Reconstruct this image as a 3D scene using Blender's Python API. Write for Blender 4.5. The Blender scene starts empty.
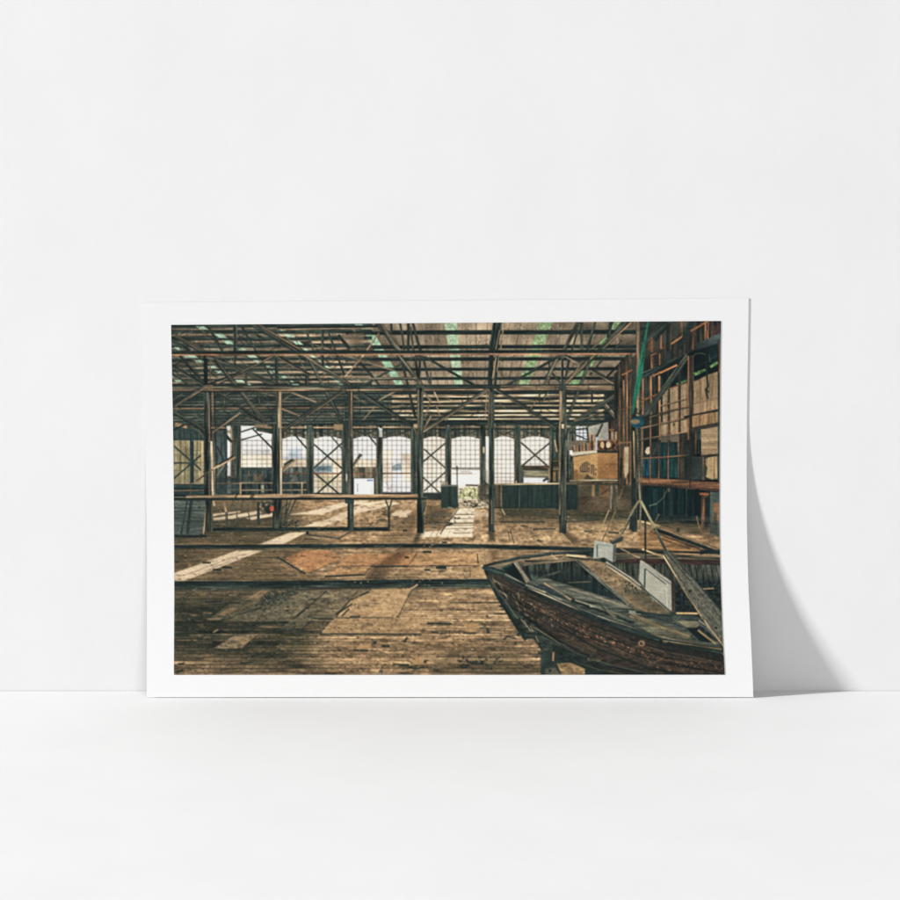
import numpy as np, math
# ---------------------------------------------------------------- the printed picture
# The ink of the print: a flat picture of an old timber shed with a boat, drawn stroke by
# stroke into a colour grid (X0..X1 by Y0..Y1 in millimetres of the print, S samples per mm).
S = 2.0
X0, X1, Y0, Y1 = 168.0, 728.0, 318.0, 678.0
W = int((X1 - X0) * S); H = int((Y1 - Y0) * S)
rng = np.random.default_rng(11)
GX, GY = np.meshgrid(X0 + (np.arange(W) + .5) / S, Y0 + (np.arange(H) + .5) / S)
GX = GX.astype(np.float32); GY = GY.astype(np.float32)
CV = np.zeros((H, W, 3), np.float32)

def gblur(a, sx, sy):
    fy = np.fft.fftfreq(a.shape[0])[:, None]; fx = np.fft.rfftfreq(a.shape[1])[None, :]
    k = np.exp(-2 * (math.pi ** 2) * ((sx * fx) ** 2 + (sy * fy) ** 2))
    return np.fft.irfft2(np.fft.rfft2(a) * k, a.shape).astype(np.float32)
def noise(sx, sy):
    n = gblur(rng.standard_normal((H, W)), sx * S, sy * S)
    return n / n.std()
NI = noise(.7, .7)                       # fine grain
NH = noise(5, .5) * .7 + noise(16, .8) * .6
NV = noise(.5, 5) * .7 + noise(.8, 16) * .6
NB = noise(5, 4) * .6 + noise(14, 10) * .7
NF = noise(3, .9) * .7 + noise(1.0, .6) * .6

def C(c): return np.array(c, np.float32) / 255.0
def box(xa, ya, xb, yb, pad):
    i0 = max(0, int((xa - pad - X0) * S)); i1 = min(W, int((xb + pad - X0) * S) + 2)
    j0 = max(0, int((ya - pad - Y0) * S)); j1 = min(H, int((yb + pad - Y0) * S) + 2)
    return (slice(j0, j1), slice(i0, i1)) if i1 > i0 and j1 > j0 else None
def put(sl, cov, col, n, t):
    c = CV[sl]; cc = col[None, None, :] * np.clip(1 + t * n, .25, 1.9)[..., None]
    c += (cc - c) * cov[..., None]
def L(x0, y0, x1, y1, w, c, a=1.0, e=None, s=1, t=.22, w1=None, soft=.5, ew=.9):
    """a bar from point to point; e = colour of an edge line on side s, mostly a painted lit edge"""
    sl = box(min(x0, x1), min(y0, y1), max(x0, x1), max(y0, y1), w + 2)
    if sl is None: return
    x = GX[sl]; y = GY[sl]; dx, dy = x1 - x0, y1 - y0; l = math.hypot(dx, dy) + 1e-6
    u = ((x - x0) * dx + (y - y0) * dy) / l; v = ((x - x0) * dy - (y - y0) * dx) / l
    ww = w if w1 is None else w + (w1 - w) * np.clip(u / l, 0, 1)
    d = np.maximum(np.abs(v) - ww / 2, np.maximum(-u, u - l))
    cov = np.clip(.5 - d / (2 * soft), 0, 1) * a
    n = NH[(np.abs((v + 40) * S * 1.6 + x0 * 7).astype(int)) % H, np.abs((u * S + y0 * 13).astype(int)) % W]
    put(sl, cov, C(c), n, t)
    if e is not None:
        d2 = np.maximum(np.abs(v - s * (ww / 2 - ew * .35)) - ew / 2, np.maximum(-u, u - l))
        put(sl, np.clip(.5 - d2, 0, 1) * a * np.clip(.6 + .4 * n, .1, 1), C(e), n, .2)
def BM(x0, y0, x1, y1, w, c=(74, 74, 65), e=(152, 124, 98), s=1, k=.55, w1=None):
    """a squared timber: dark arrises, a weathered face, a paler edge where it catches light"""
    L(x0, y0, x1, y1, w + 1.3, (32, 40, 38), a=.65, t=.15, w1=None if w1 is None else w1 + 1.5)
    L(x0, y0, x1, y1, w * .62, c, t=.35, a=.85, w1=None if w1 is None else w1 * .62)
    d = math.hypot(x1 - x0, y1 - y0); nx, ny = (y1 - y0) / d * w * .42 * s, -(x1 - x0) / d * w * .42 * s
    L(x0 + nx, y0 + ny, x1 + nx, y1 + ny, .9, e, a=k, t=.4)
def PL(pts, w, c, **k):
    for (a, b) in zip(pts[:-1], pts[1:]): L(a[0], a[1], b[0], b[1], w, c, **k)
def pcov(pts, x, y, soft=.5):
    ins = np.zeros(x.shape, bool); dm = np.full(x.shape, 1e9, np.float32); n = len(pts)
    for i in range(n):
        ax, ay = pts[i]; bx, by = pts[(i + 1) % n]; ex, ey = bx - ax, by - ay
        if ay != by:
            c = (ay > y) != (by > y); ins ^= c & (x < ex * (y - ay) / ey + ax)
        q = np.clip(((x - ax) * ex + (y - ay) * ey) / (ex * ex + ey * ey + 1e-9), 0, 1)
        dm = np.minimum(dm, np.hypot(x - ax - q * ex, y - ay - q * ey))
    return np.clip(.5 + np.where(ins, dm, -dm) / (2 * soft), 0, 1)
NT = {'h': NH, 'v': NV, 'i': NI, 'b': NB, 'f': NF}
def P(pts, c, a=1.0, tx='b', t=.12, soft=.5):
    xs = [p[0] for p in pts]; ys = [p[1] for p in pts]
    sl = box(min(xs), min(ys), max(xs), max(ys), soft + 1)
    if sl is None: return
    put(sl, pcov(pts, GX[sl], GY[sl], soft) * a, C(c), NT[tx][sl], t)
def R(x0, y0, x1, y1, c, **k): P([(x0, y0), (x1, y0), (x1, y1), (x0, y1)], c, **k)
def E(cx, cy, rx, ry, c, a=1.0, t=.15, soft=.5):
    P([(cx + rx * math.cos(i * .3927), cy + ry * math.sin(i * .3927)) for i in range(16)], c, a=a, t=t, soft=soft)
def specks(pts, n, c, smin, smax, asp=1.0, a=.8, ang=0.0):
    """n small flakes or chips scattered inside an outline"""
    xs = [p[0] for p in pts]; ys = [p[1] for p in pts]
    qx = rng.uniform(min(xs), max(xs), n).astype(np.float32); qy = rng.uniform(min(ys), max(ys), n).astype(np.float32)
    ok = pcov(pts, qx[None], qy[None])[0] > .6
    for x, y in zip(qx[ok], qy[ok]):
        s = rng.uniform(smin, smax); l = s * asp * rng.uniform(.5, 1.3); g = ang + rng.normal() * .15
        k = rng.uniform(.65, 1.2)
        L(x, y, x + l * math.cos(g), y + l * math.sin(g), s, [q * k for q in c], a=a * rng.uniform(.5, 1), t=.1)

K0 = (29, 37, 35); K1 = (44, 52, 48); K2 = (58, 63, 57); K3 = (80, 80, 70); G1 = (98, 95, 83)
TAN = (172, 142, 112); TN2 = (146, 122, 98); ORG = (160, 108, 74); EDG = (164, 128, 98)

def roof():
    R(160, 316, 740, 440, (58, 62, 58), t=.2)
    # ---- sheeting of the left bays
    R(160, 316, 372, 392, (96, 92, 80), tx='h', t=.25)
    R(348, 316, 640, 392, (138, 124, 106), tx='v', t=.1)
    R(348, 316, 640, 392, (158, 140, 118), tx='b', t=.28, a=.5)
    P([(345, 316), (372, 316), (420, 392), (345, 392)], (120, 104, 86), a=.45, soft=8)
    P([(560, 316), (645, 316), (640, 392), (600, 392)], (100, 90, 76), a=.8, tx='b', t=.3, soft=10)
    for x in np.arange(352, 640, 11.3):                # sheet laps
        vx = 478 + (x - 478) * .55
        L(x, 320, vx + (x - vx) * .25, 388, .8, (96, 82, 68), a=.6)
        if rng.random() < .8:
            xx = x + rng.uniform(-4, 4); yy = rng.uniform(322, 375); L(xx, yy, xx + rng.uniform(-7, 7), yy + 8, .8, (100, 86, 70), a=.5)
    for i in range(170):
        x = rng.uniform(352, 636); yy = rng.uniform(321, 384); g = rng.choice([1.2, -1.2, .5, -.5, 1.57]) + rng.normal() * .12; l = rng.uniform(4, 12)
        L(x, yy, x + l * math.cos(g), yy + l * math.sin(g), rng.uniform(.6, 1.1), [(86, 80, 70), (56, 60, 56), (176, 156, 132)][rng.integers(3)], a=rng.uniform(.3, .75))
    # rooflight strips of green sheeting
    P([(356.5, 320), (367, 320), (405, 387), (397, 387)], (152, 190, 160), tx='i', t=.08)
    P([(444, 320), (456.3, 320), (463.2, 387), (455, 387)], (168, 194, 162), tx='i', t=.09)
    P([(540, 320), (553.5, 320), (528, 387), (517.5, 387)], (140, 164, 122), tx='i', t=.1)
    P([(616, 320), (625, 320), (577, 387), (567, 387)], (130, 156, 114), tx='i', t=.1)
    for x, y, k in [(452, 342, 1), (457, 365, 1), (455, 333, 1), (461, 381, 1)]: L(x - 2, y + 2, x + 3, y - 3, 1.2, (205, 220, 195), a=.7)
    # ---- purlins, right bays
    for y, h in [(326, 0), (332.5, 4.4), (347, 3.8), (359.2, 3.6), (369.3, 3.2), (378.6, 2.9), (387, 3.0)]:
        if h: L(346, y + .2, 640, y - .6, h, K0, t=.25, e=(92, 84, 70), s=1, ew=.6)
    L(345, 327.2, 378, 326.2, 1.8, K0)
    # ---- left bays: close purlins
    ys = [325, 331.2, 338.2, 345.2, 352, 359, 364.6, 369.7, 374.6, 379.4, 383.8]
    for i, y in enumerate(ys):
        hh = 3.6 - .12 * i
        L(160, y + 1.2, 372, y - .2, hh, K1, t=.35, a=.95)
        L(160, y + 1.2 + hh * .9, 372, y - .2 + hh * .9, 1.2, (148, 126, 102), a=.45, t=.5)
    for x0, x1, y, a in [(178, 215, 334.3, .5), (195, 240, 341.6, .6), (262, 300, 349.6, .5), (275, 345, 335.6, .75), (310, 345, 342.2, .9),
                         (305, 350, 349.4, .7), (300, 345, 356, .6), (225, 262, 362, .5), (285, 345, 361.8, .75), (330, 352, 367, .8),
                         (265, 330, 372.2, .7), (310, 352, 376.8, .8), (205, 262, 376, .5), (212, 280, 381.8, .5), (300, 350, 381.8, .7), (175, 202, 365, .4), (345, 366, 342, .8)]:
        L(x0, y, x1, y - .1, 2.0, (184, 154, 126), a=a, t=.35)
    P([(339, 338), (352, 333), (364, 333), (364, 345), (350, 346)], (150, 130, 108), a=.6, t=.25, soft=1)
    for q in [(202, 327.8, 9, 3.3), (220.5, 335.8, 9, 3.9), (229, 342.4, 10, 3.9), (241, 349, 8, 2.4), (178, 348.6, 5.5, 2.8), (190, 356.3, 13, 3),
              (199.5, 361.3, 9, 2.8), (212, 367, 8, 2.2), (220, 372, 8, 2.8), (251.7, 356.3, 10, 2.8), (257, 361.5, 5, 2.2), (269.4, 367, 5, 2.2),
              (240, 381, 8, 2.2), (249.5, 384.7, 3.5, 1.7), (178, 380.8, 7, 2), (172, 376.5, 3, 1.5), (289.4, 335.8, 8, 3), (297.8, 343, 8, 3.3), (306, 349.7, 5, 2.4), (283, 330, 6, 1.2),
              (312.8, 356.3, 5, 2.8), (327, 367, 4.5, 2.5), (273.5, 372, 6.5, 2.8), (283.3, 377, 8, 2.2), (292, 381.5, 3.3, 1.3), (320.5, 361.5, 2, 2),
              (295.5, 385, 8, 2), (333, 377.5, 3, 1.3), (337.8, 381.3, 4.5, 1.7), (342, 385, 4.5, 2), (359, 324.8, 8, 1.6)]:
        x, y, w, h = q
        P([(x - w / 2 - h * .5, y - h / 2), (x + w / 2 - h * .8, y - h / 2), (x + w / 2 + h * .5, y + h / 2), (x - w / 2 + h * .8, y + h / 2)], (184, 222, 194), t=.06, a=.95)
    # ---- the far, lower half of the roof
    R(160, 390.5, 640, 437, (48, 58, 55), t=.25)
    P([(392, 391), (604, 391), (600, 419), (410, 419)], (92, 88, 76), a=.8, soft=5)
    y = 392.2
    while y < 428:
        L(160, y + .6, 400, y, 1.1, (124, 112, 94), a=.72, t=.6)
        L(160, y + 1.9, 400, y + 1.4, 1.4, K1, a=.9, t=.3)
        y += 3.05
    for y, h, k in [(396, 2.8, 1), (401.2, 2.6, 1), (406, 1.8, .8), (411.2, 2.4, 1), (415.4, 1.8, 1), (419.2, 1.5, .8)]:
        L(392, y, 604, y - .5, h, (196, 170, 138), a=.85 * k, t=.4)
    for y, h in [(393.3, 1.9), (398.7, 1.9), (404, 1.7), (408.6, 1.7), (413.4, 1.7), (417.2, 1.5), (421.6, 2.2), (425, 1.4)]:
        L(345, y + .2, 612, y - .4, h, K0, t=.25)
    P([(160, 392), (392, 392), (340, 437), (160, 437)], (38, 50, 49), a=.35, soft=6)
    L(171, 408.6, 352, 407.6, 1.1, (150, 112, 82), a=.8); L(352, 407.6, 612, 405.9, 1.2, (128, 104, 82), a=.7, t=.4)
    L(171, 406.9, 352, 406, 1.4, K0); L(400, 407.4, 612, 406.6, 1.4, K1)
    for i in range(260):                              # lattice of far trusses
        x = rng.uniform(172, 612); y = rng.uniform(391, 424); l = rng.uniform(6, 18); g = rng.choice([-.7, .7, .5, -.5, 1.57]) + rng.normal() * .15
        if x > 420 and rng.random() < .55: continue
        L(x, y, x + l * math.cos(g), y + l * math.sin(g) * .8, rng.uniform(.8, 1.5), [K0, K1, (108, 96, 80)][rng.integers(3)], a=.6)
    for i in range(190):
        x = rng.uniform(172, 360); y = rng.uniform(326, 384); l = rng.uniform(5, 14); g = rng.choice([.6, 1.0, -.5]) + rng.normal() * .1
        L(x, y, x + l * math.cos(g), y + l * math.sin(g), rng.uniform(.8, 1.6), [K0, K1, (124, 112, 94)][rng.integers(3)], a=.55)

def trusses():
    D = K1
    # upper diagonals and hangers
    for q in [(206, 323, 222.5, 351, 2.6), (240, 324, 256, 351, 2), (306.5, 331, 313.5, 350, 2), (328, 331, 344.5, 375, 2), (338, 335, 350, 349, 3.2),
              (391, 323, 391.5, 331, 2.5), (400, 322, 404.5, 350, 2), (408.3, 322, 408.3, 351, 2.6), (410.5, 327, 413.5, 351, 1.8), (412.5, 322, 420.5, 351, 2.6),
              (402, 362, 415.5, 418, 2.5), (415.5, 358, 418, 380, 2), (420, 358, 419, 382, 2), (423.5, 359, 429.5, 384, 2), (431, 372, 431, 384, 1.2),
              (364.5, 385, 402, 363.5, 2.2), (360, 362, 379, 385, 2.4), (235, 323, 235, 352, 3.6), (235.5, 356, 234.5, 366, 2), (322.5, 330, 322.5, 366, 2.6),
              (262, 361, 274, 355, 2.2), (276.6, 357, 276.6, 384, 3), (262, 363, 274, 381, 2), (306.2, 374, 306.2, 397, 2), (246, 374, 246, 385, 2.2),
              (172, 366, 204, 384, 3), (180, 356, 203, 382, 2.2), (172, 373, 191, 386, 2), (223.3, 394, 223.3, 406, 2), (172, 340, 190, 351, 3.4),
              (578, 330, 572, 350, 2), (581.7, 322, 581.7, 352, 2.6), (595.5, 321, 587, 351, 2.5), (611.5, 321, 608, 338, 3), (562.3, 356, 562.3, 384, 2.2),
              (569.5, 356, 565.5, 378, 2.6), (549.2, 360, 549, 386, 1.4), (552, 373, 560.5, 383, 2), (592, 392, 592, 404, 1.8), (539.5, 391, 539.5, 405, 1.4),
              (548, 391, 542, 402, 1.5), (602, 360, 590, 375, 1.6), (628, 355, 604, 380, 2), (622, 340, 612, 352, 1.5)]:
        L(*q, D, t=.3, e=(88, 82, 70), s=rng.choice([-1, 1]), ew=.6)
    BM(175, 336, 204, 352, 3.6, (92, 86, 74)); BM(206, 356, 232, 366, 4.0, (70, 70, 61), s=-1, k=.4); BM(232, 366, 274, 384.5, 4.0, (64, 66, 58), s=-1, k=.4)
    L(217, 385, 276, 355, 1.9, D, e=EDG); L(279, 357, 310, 375, 2.8, (62, 61, 54), e=(124, 106, 86), s=-1)
    L(205, 385.5, 240, 372, 1.6, K0)
    # the two big raking struts of every truss
    BM(247, 320, 302, 353, 5.6, (70, 71, 63), s=1, k=.7); L(262, 327, 300, 349.6, .9, (148, 120, 94), a=.6); L(258, 328, 294, 351, .9, (28, 36, 34), a=.9)
    BM(299, 353.5, 351, 386, 3.6, (70, 70, 62), s=1, k=.75)
    BM(376, 320, 400, 352, 4.8, (76, 74, 65), s=1, k=.9); L(384, 323.5, 399, 344, .8, (128, 110, 90), a=.8)
    BM(398, 354, 421.5, 386, 3.8, (82, 79, 69), s=1, k=.7)
    BM(214.5, 359, 266, 424, 3.3, (76, 76, 67), s=1, k=.4); BM(213, 390, 262, 421, 2.4, (62, 65, 58), k=.3)
    BM(310, 361, 341, 420, 2.6, (64, 67, 60), k=.35); L(341, 420, 349, 436, 2.2, K1)
    BM(628, 319, 600, 351, 5.2, (70, 71, 62), s=-1, k=.4); L(631, 322.5, 606, 346, 1.3, (160, 128, 97)); L(607, 335, 592, 349, 1.0, (158, 138, 108)); BM(599, 351, 562, 386, 4.0, (78, 76, 66), s=1, k=.3)
    L(595, 354, 566, 383.5, 1.1, (160, 128, 98), a=.9); L(579.5, 366, 569, 380, .9, (150, 128, 98))
    BM(579, 321, 563.5, 351, 3.0, (72, 72, 63), s=-1, k=.5); BM(558, 357, 546, 379, 2.8, (74, 72, 62), k=.5); BM(549, 377, 541, 391, 2, (74, 72, 62), k=.4)
    BM(590.5, 359, 567, 420, 2.5, (60, 63, 56), k=.3); BM(591, 370, 620, 386, 2.4, (54, 58, 52), s=-1, k=.8)
    # centre truss seen end on
    L(498, 320, 493, 352, 9, K1, t=.45); L(495, 320, 491.5, 352, 2, K0); L(504.3, 321, 500.3, 351, 1.4, (150, 124, 98)); L(499.5, 330, 495.5, 350, .9, (140, 118, 96))
    L(491.5, 355, 489.8, 388, 4.4, K0); L(497, 356, 494.8, 388, 2.8, K1); L(496, 357, 492.5, 379, 1.1, (160, 130, 102)); L(499, 356, 497, 372, 1, (150, 122, 96), a=.7)
    # apex braces of the truss fields
    PL([(409, 359.5), (417, 356.4), (425, 357)], 2, D); L(425, 357, 475, 385.5, 2.4, D); L(440, 366, 475, 385.8, 1.4, K0)
    L(506.5, 385.5, 558, 357, 2.5, D); PL([(558, 357), (566, 355.5), (580, 362)], 1.6, D); L(566, 357, 579, 364, 1.2, (160, 138, 112))
    # thin rods and cables
    L(345.5, 376, 362, 357, 1.4, TAN); L(362, 357, 379, 333, 1.4, (160, 132, 104)); L(346, 378.6, 416, 378.2, 1.1, (142, 128, 106)); L(350, 357, 395, 371, 1, (126, 112, 94))
    L(343, 355.5, 365, 362, .9, (130, 112, 92)); L(309, 343, 345, 354, .8, (130, 112, 92)); L(380, 391, 402, 390.5, .8, TAN, a=.6)
    for x0, y0, x1, y1 in [(379, 400, 396, 391), (282, 409, 300, 416), (374, 408, 363, 420), (424, 391, 431, 402), (431, 398, 425, 418), (434, 391, 440, 404), (436, 405, 440, 416), (528, 412, 537, 400)]:
        L(x0, y0, x1, y1, 1.5, (138, 116, 94), a=.85)
    L(288, 391, 318, 403, 2.2, (112, 100, 84)); L(318, 402, 300, 417, 1.8, K2); L(282, 392, 278, 394, 1, TAN)
    for x, y in [(207, 387), (277, 387), (348, 387), (420, 387), (491, 387), (562, 387), (276, 356), (419, 356.5), (562, 356)]:
        R(x - 4, y - 2, x + 4, y + 2.4, (62, 62, 54), a=.7, t=.3); specks([(x - 4, y - 2), (x + 4, y - 2), (x + 4, y + 2), (x - 4, y + 2)], 8, (150, 128, 102), .5, .8)
    # top rail and the two long horizontal beams
    R(277, 324.4, 338, 326.6, (70, 72, 66), a=.8, t=.3)
    L(277, 327.6, 376, 326.4, 2.4, K0); L(277, 329.4, 374, 328.2, 1.0, (152, 126, 100))
    L(160, 352.9, 702, 350.9, 3.5, K0, t=.3); L(160, 354.9, 640, 353.8, 1.1, (166, 114, 82), t=.3); L(640, 353.8, 694, 352.9, 1.1, (176, 118, 78))
    L(255, 354.6, 480, 354.2, 1.0, (150, 122, 98), a=.5)
    for x in np.arange(180, 700, 15.7): R(x, 350.8, x + .9, 353.4, K3, a=.5)
    L(160, 388.5, 345, 387.8, 4.4, (92, 87, 74), t=.35); L(345, 387.6, 500, 387, 4.4, (56, 61, 55), t=.3); L(500, 387.2, 632, 386.6, 3.2, (120, 104, 84), t=.3)
    L(160, 390.6, 632, 389.4, 1.0, (150, 114, 86), t=.4); L(160, 386, 632, 384.6, 1.2, K0); L(160, 391.8, 632, 390.6, 1.2, K0)
    R(203, 385, 213, 389, (132, 118, 96), t=.3); R(341, 385.5, 346, 390, K2); R(559, 384, 566, 390, K2); R(416, 384, 424, 391, K2)
    for x in (536, 555, 588, 612, 617): R(x, 385.5, x + .9, 389.5, K1, a=.7)
    # knee braces under the lower beam
    for q, s in [((174, 406, 205, 386, 3.2), 1), ((282, 431, 342, 391, 3.2), 1), ((357, 391, 413, 426, 3.4), 0), ((423, 431, 488, 389, 3.4), 1), ((496, 389, 558, 428, 3.2), 0),
                 ((628, 388, 576, 421, 4.2), 0), ((204, 431, 174, 412, 3.2), 0), ((212, 432, 240, 412, 2.4), 1)]:
        BM(*q[:4], q[4] - .2, (66, 68, 61) if s else (58, 62, 56), s=-1 if q[0] < q[2] else -1, k=.85 if s else .35)
    L(628, 387, 600, 404, 1, (80, 84, 74))
    L(605, 405, 630, 434, 3, (100, 95, 82), e=(150, 132, 108)); L(571, 426, 612, 408, 2, K1); L(602, 414, 574, 421, 1.4, (110, 98, 80))
    R(334, 424, 343, 430, (150, 124, 96), a=.9); R(255, 424, 268, 427.5, (140, 118, 92), a=.8, soft=1)
    R(490, 423.5, 495.5, 427, (140, 128, 104), a=.9)

def windows():
    # back wall band above the glazing
    R(171, 425, 612, 437.5, (74, 72, 62), tx='v', t=.35)
    L(171, 424.5, 612, 423.6, 1.8, K1); L(205, 427.6, 560, 427, 1.1, (142, 120, 96), t=.5); L(205, 429.6, 560, 429, 1.5, K0)
    for x in np.arange(282, 552, 3.1): L(x, 430, x + .3, 436.5, 1.1, (132, 112, 90) if rng.random() < .5 else K1, a=.6)
    for xa, xb in [(242, 272), (282, 307), (313.5, 342), (353, 377), (382.5, 411), (423, 445.5), (451, 480), (493, 514.5), (520.5, 549.5)]:
        PL([(xa, 430), ((xa + xb) / 2, 434.5), (xb, 430)], 1.4, K1, a=.9); PL([(xa, 436), ((xa + xb) / 2, 431.5), (xb, 436)], 1.0, K1, a=.8)
    WH = (247, 240, 233)
    def arch(xa, xb, yt, yb, c=WH):
        m = (xb - xa)
        P([(xa, yb), (xa, yt + 2.6), (xa + m * .13, yt + 2), (xa + m * .2, yt + 1), (xa + m * .38, yt + .2), (xa + m * .62, yt + .2), (xa + m * .8, yt + 1), (xa + m * .87, yt + 2), (xb, yt + 2.6), (xb, yb)], c, t=.03)
    def grid(xa, xb, n, y1, y0=437.5, a=.52, c=(72, 69, 64)):
        for i in range(1, n):
            x = xa + (xb - xa) * i / n; L(x, y0 - 1, x, y1, .85, c, a=a, t=.1)
        for y in (440.5, 445.4, 450, 454.6, 459.4, 464, 468.2, 473.4, 477.3, 481.4, 487.2):
            if y < y1: L(xa, y, xb, y, .75 if y not in (440.5, 459.4, 473.4) else 1.1, c, a=a, t=.1)
        L(xa, y1, xb, y1, 1.2, c, a=.9); L(xa + .2, 437.5, xa + .2, y1, .9, (120, 100, 82), a=.6); L(xb - .2, 437.5, xb - .2, y1, .9, (120, 100, 82), a=.6)
    # W1
    P([(241, 426), (256, 426), (256, 431), (272, 434), (272, 468), (241, 468)], (234, 233, 235), t=.03); L(241, 432, 258, 426.5, 1.6, K1); L(241, 440, 262, 434, 1.4, K1); L(258, 428, 272, 432, 2.5, K1)
    R(241, 454, 272, 468, (226, 212, 192), t=.06); R(247, 459, 256, 467, (228, 206, 180)); R(243, 450, 270, 455, (196, 196, 198), t=.1)
    grid(242, 272, 6, 468, 441)
    L(252, 428, 276, 452, 1.8, K1)
    # W2
    arch(282, 306.5, 436.4, 468, (238, 238, 240)); R(288.5, 448, 301.5, 458.5, (166, 178, 194), soft=1.2); R(282, 456, 307, 459, (182, 190, 200), soft=1); R(282, 459, 306.5, 468, (228, 208, 184))
    grid(282, 306.5, 5, 467.6); L(296, 436, 308, 450, 1.6, K1)
    # W3
    arch(313.5, 342, 436.4, 493, (238, 237, 236)); R(316, 450, 326, 460, (190, 198, 206), soft=3); E(322, 460, 7, 6, (164, 172, 178), a=.6, soft=3)
    R(314, 458, 342, 468, (212, 200, 184), a=.8, soft=2); R(314, 465.5, 332, 472.5, (96, 120, 130), t=.3, soft=1.2); L(315, 471, 329, 471.5, 1, (150, 165, 172))
    R(314, 473, 342, 493, (226, 212, 188), t=.06); R(318, 474, 333, 486, (196, 184, 140), a=.6, soft=3); R(333, 460, 342, 482, (238, 214, 186), soft=1)
    grid(313.5, 342, 6, 493.2)
    for q in [(313.5, 444, 342, 468.5), (342, 443, 313.5, 468.5), (314, 472.5, 339, 494), (342, 471.5, 316.5, 494)]: L(*q, 1.7, K1)
    L(331, 436, 342, 449, 1.5, K2)
    # W4
    arch(353, 376.5, 436.4, 468, (240, 240, 243)); R(353, 459.5, 376.5, 468, (236, 217, 192)); grid(353, 376.5, 5, 467.6); L(369, 436, 377, 446, 1.5, K1)
    # W5
    arch(382.5, 411, 436.4, 492.5, (238, 237, 238)); R(382.5, 450, 393, 482, (232, 216, 198), soft=2); R(401, 454, 411, 482, (236, 218, 196), soft=1.5); R(392, 460, 402, 492, (206, 212, 222), soft=1.5)
    P([(392, 466), (400, 463), (401.5, 466), (401.5, 470.5), (392, 470.5)], (122, 136, 146)); R(382.5, 482, 411, 492, (208, 208, 216), a=.7, soft=2)
    grid(382.5, 411, 6, 492.4); PL([(386, 482), (389, 490), (392, 484), (391, 492)], 1, (150, 140, 132), a=.7)
    # W6
    arch(423, 445.5, 436.4, 493, (240, 229, 216)); grid(423, 445.5, 5, 493, a=.62)
    for q in [(424, 449, 446, 468.5), (446, 442.5, 423, 462), (423, 477.5, 440, 493), (446, 471.5, 424, 491)]: L(*q, 1.5, (58, 58, 54))
    # W7 open below
    arch(451, 480, 436.4, 500, (243, 235, 228)); R(452, 469, 480, 486, (240, 236, 233), t=.05, tx='h'); L(452, 468.7, 480, 469.2, 1.6, (118, 116, 112), t=.4); L(455, 470.5, 470, 471, 1, (160, 156, 152))
    L(461, 471.8, 472, 472.2, 1, (110, 108, 106), a=.7); L(452, 473.6, 472, 473.5, .9, (120, 100, 84))
    R(452, 486, 480, 499, (226, 216, 200), t=.1); grid(451, 480, 6, 468, a=.6, c=(92, 86, 80))
    P([(458, 496), (460, 491), (464, 489), (467, 486.5), (473, 487), (478, 489), (480, 499), (459, 499)], (168, 166, 126), tx='i', t=.25, soft=1); specks([(459, 488), (479, 488), (479, 499), (459, 498)], 60, (118, 122, 84), .8, 1.4); specks([(459, 488), (479, 488), (479, 499), (459, 498)], 40, (205, 205, 150), .7, 1.2)
    L(465.5, 485, 478, 485.4, 1.8, (88, 78, 66)); L(457, 466, 457.2, 486, 1.2, K2); L(459, 489, 463, 489.2, 1, K3)
    # gap and W8, W9
    R(485.5, 436.5, 489.5, 494, (240, 232, 224)); R(484.5, 470, 487.5, 490, (150, 140, 122), a=.6, soft=1)
    arch(493, 514.5, 436.4, 484, (243, 236, 230)); grid(493, 514.5, 5, 484, a=.55, c=(92, 84, 78)); L(494, 480.5, 514, 481, 1.4, (176, 160, 146), a=.7)
    arch(520.5, 549.5, 436.4, 466, (241, 234, 228)); grid(520.5, 549.5, 6, 466, a=.55, c=(92, 84, 78))
    for q in [(521, 442.5, 548, 466.5), (549.5, 443, 522, 466)]: L(*q, 1.7, (52, 52, 48))
    # low walls below the short windows
    R(240, 467.5, 307, 494, (46, 56, 56), tx='v', t=.25); R(353, 467.5, 377, 478, (88, 82, 68), tx='v', t=.3); R(282, 467.5, 307, 473, (76, 80, 76), tx='v', t=.2)
    R(254, 474, 262, 481, (108, 86, 66), a=.7, soft=1); R(243, 474, 251, 482, (70, 76, 72), a=.7, soft=1); R(290, 474.5, 298, 482, (118, 120, 112), a=.8, soft=1); R(301, 475, 307, 482, (92, 96, 92), soft=1, a=.8)
    R(261, 485, 264, 492, (150, 148, 128), a=.8); R(291, 482, 301, 490, (34, 42, 42), soft=1)
    for i in range(60): 
        x = rng.uniform(241, 306); y = rng.uniform(470, 492); L(x, y, x + rng.uniform(-2, 2), y + rng.uniform(1, 6), 1, [K0, K3, (110, 98, 82)][rng.integers(3)], a=.6)
    L(240, 469, 272, 469, 2.2, K1); L(282, 473.8, 411, 473.4, 1.3, (116, 84, 64)); L(240, 483, 312, 482.7, 1.2, (134, 120, 96)); L(240, 490.2, 312, 489.8, 1.2, (130, 116, 92)); L(302, 482, 302, 496, 1.6, (150, 134, 106))
    R(353.8, 478.4, 374, 495, (222, 225, 234), t=.03); L(367, 480.5, 373, 480.4, 1.2, (70, 100, 140)); L(357.5, 484, 357.6, 492, .7, (150, 155, 165)); L(372, 484, 372, 494, .7, (180, 184, 194)); L(353.5, 478, 353.5, 495, .9, K2)
    R(374.5, 474, 382, 495, (72, 66, 56), tx='v', t=.35); L(377, 478, 377, 494, 1, (140, 112, 84)); L(381, 486, 381, 494, 1.2, (150, 120, 90))
    R(423, 493, 450, 500, (50, 56, 52), t=.2)
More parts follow.
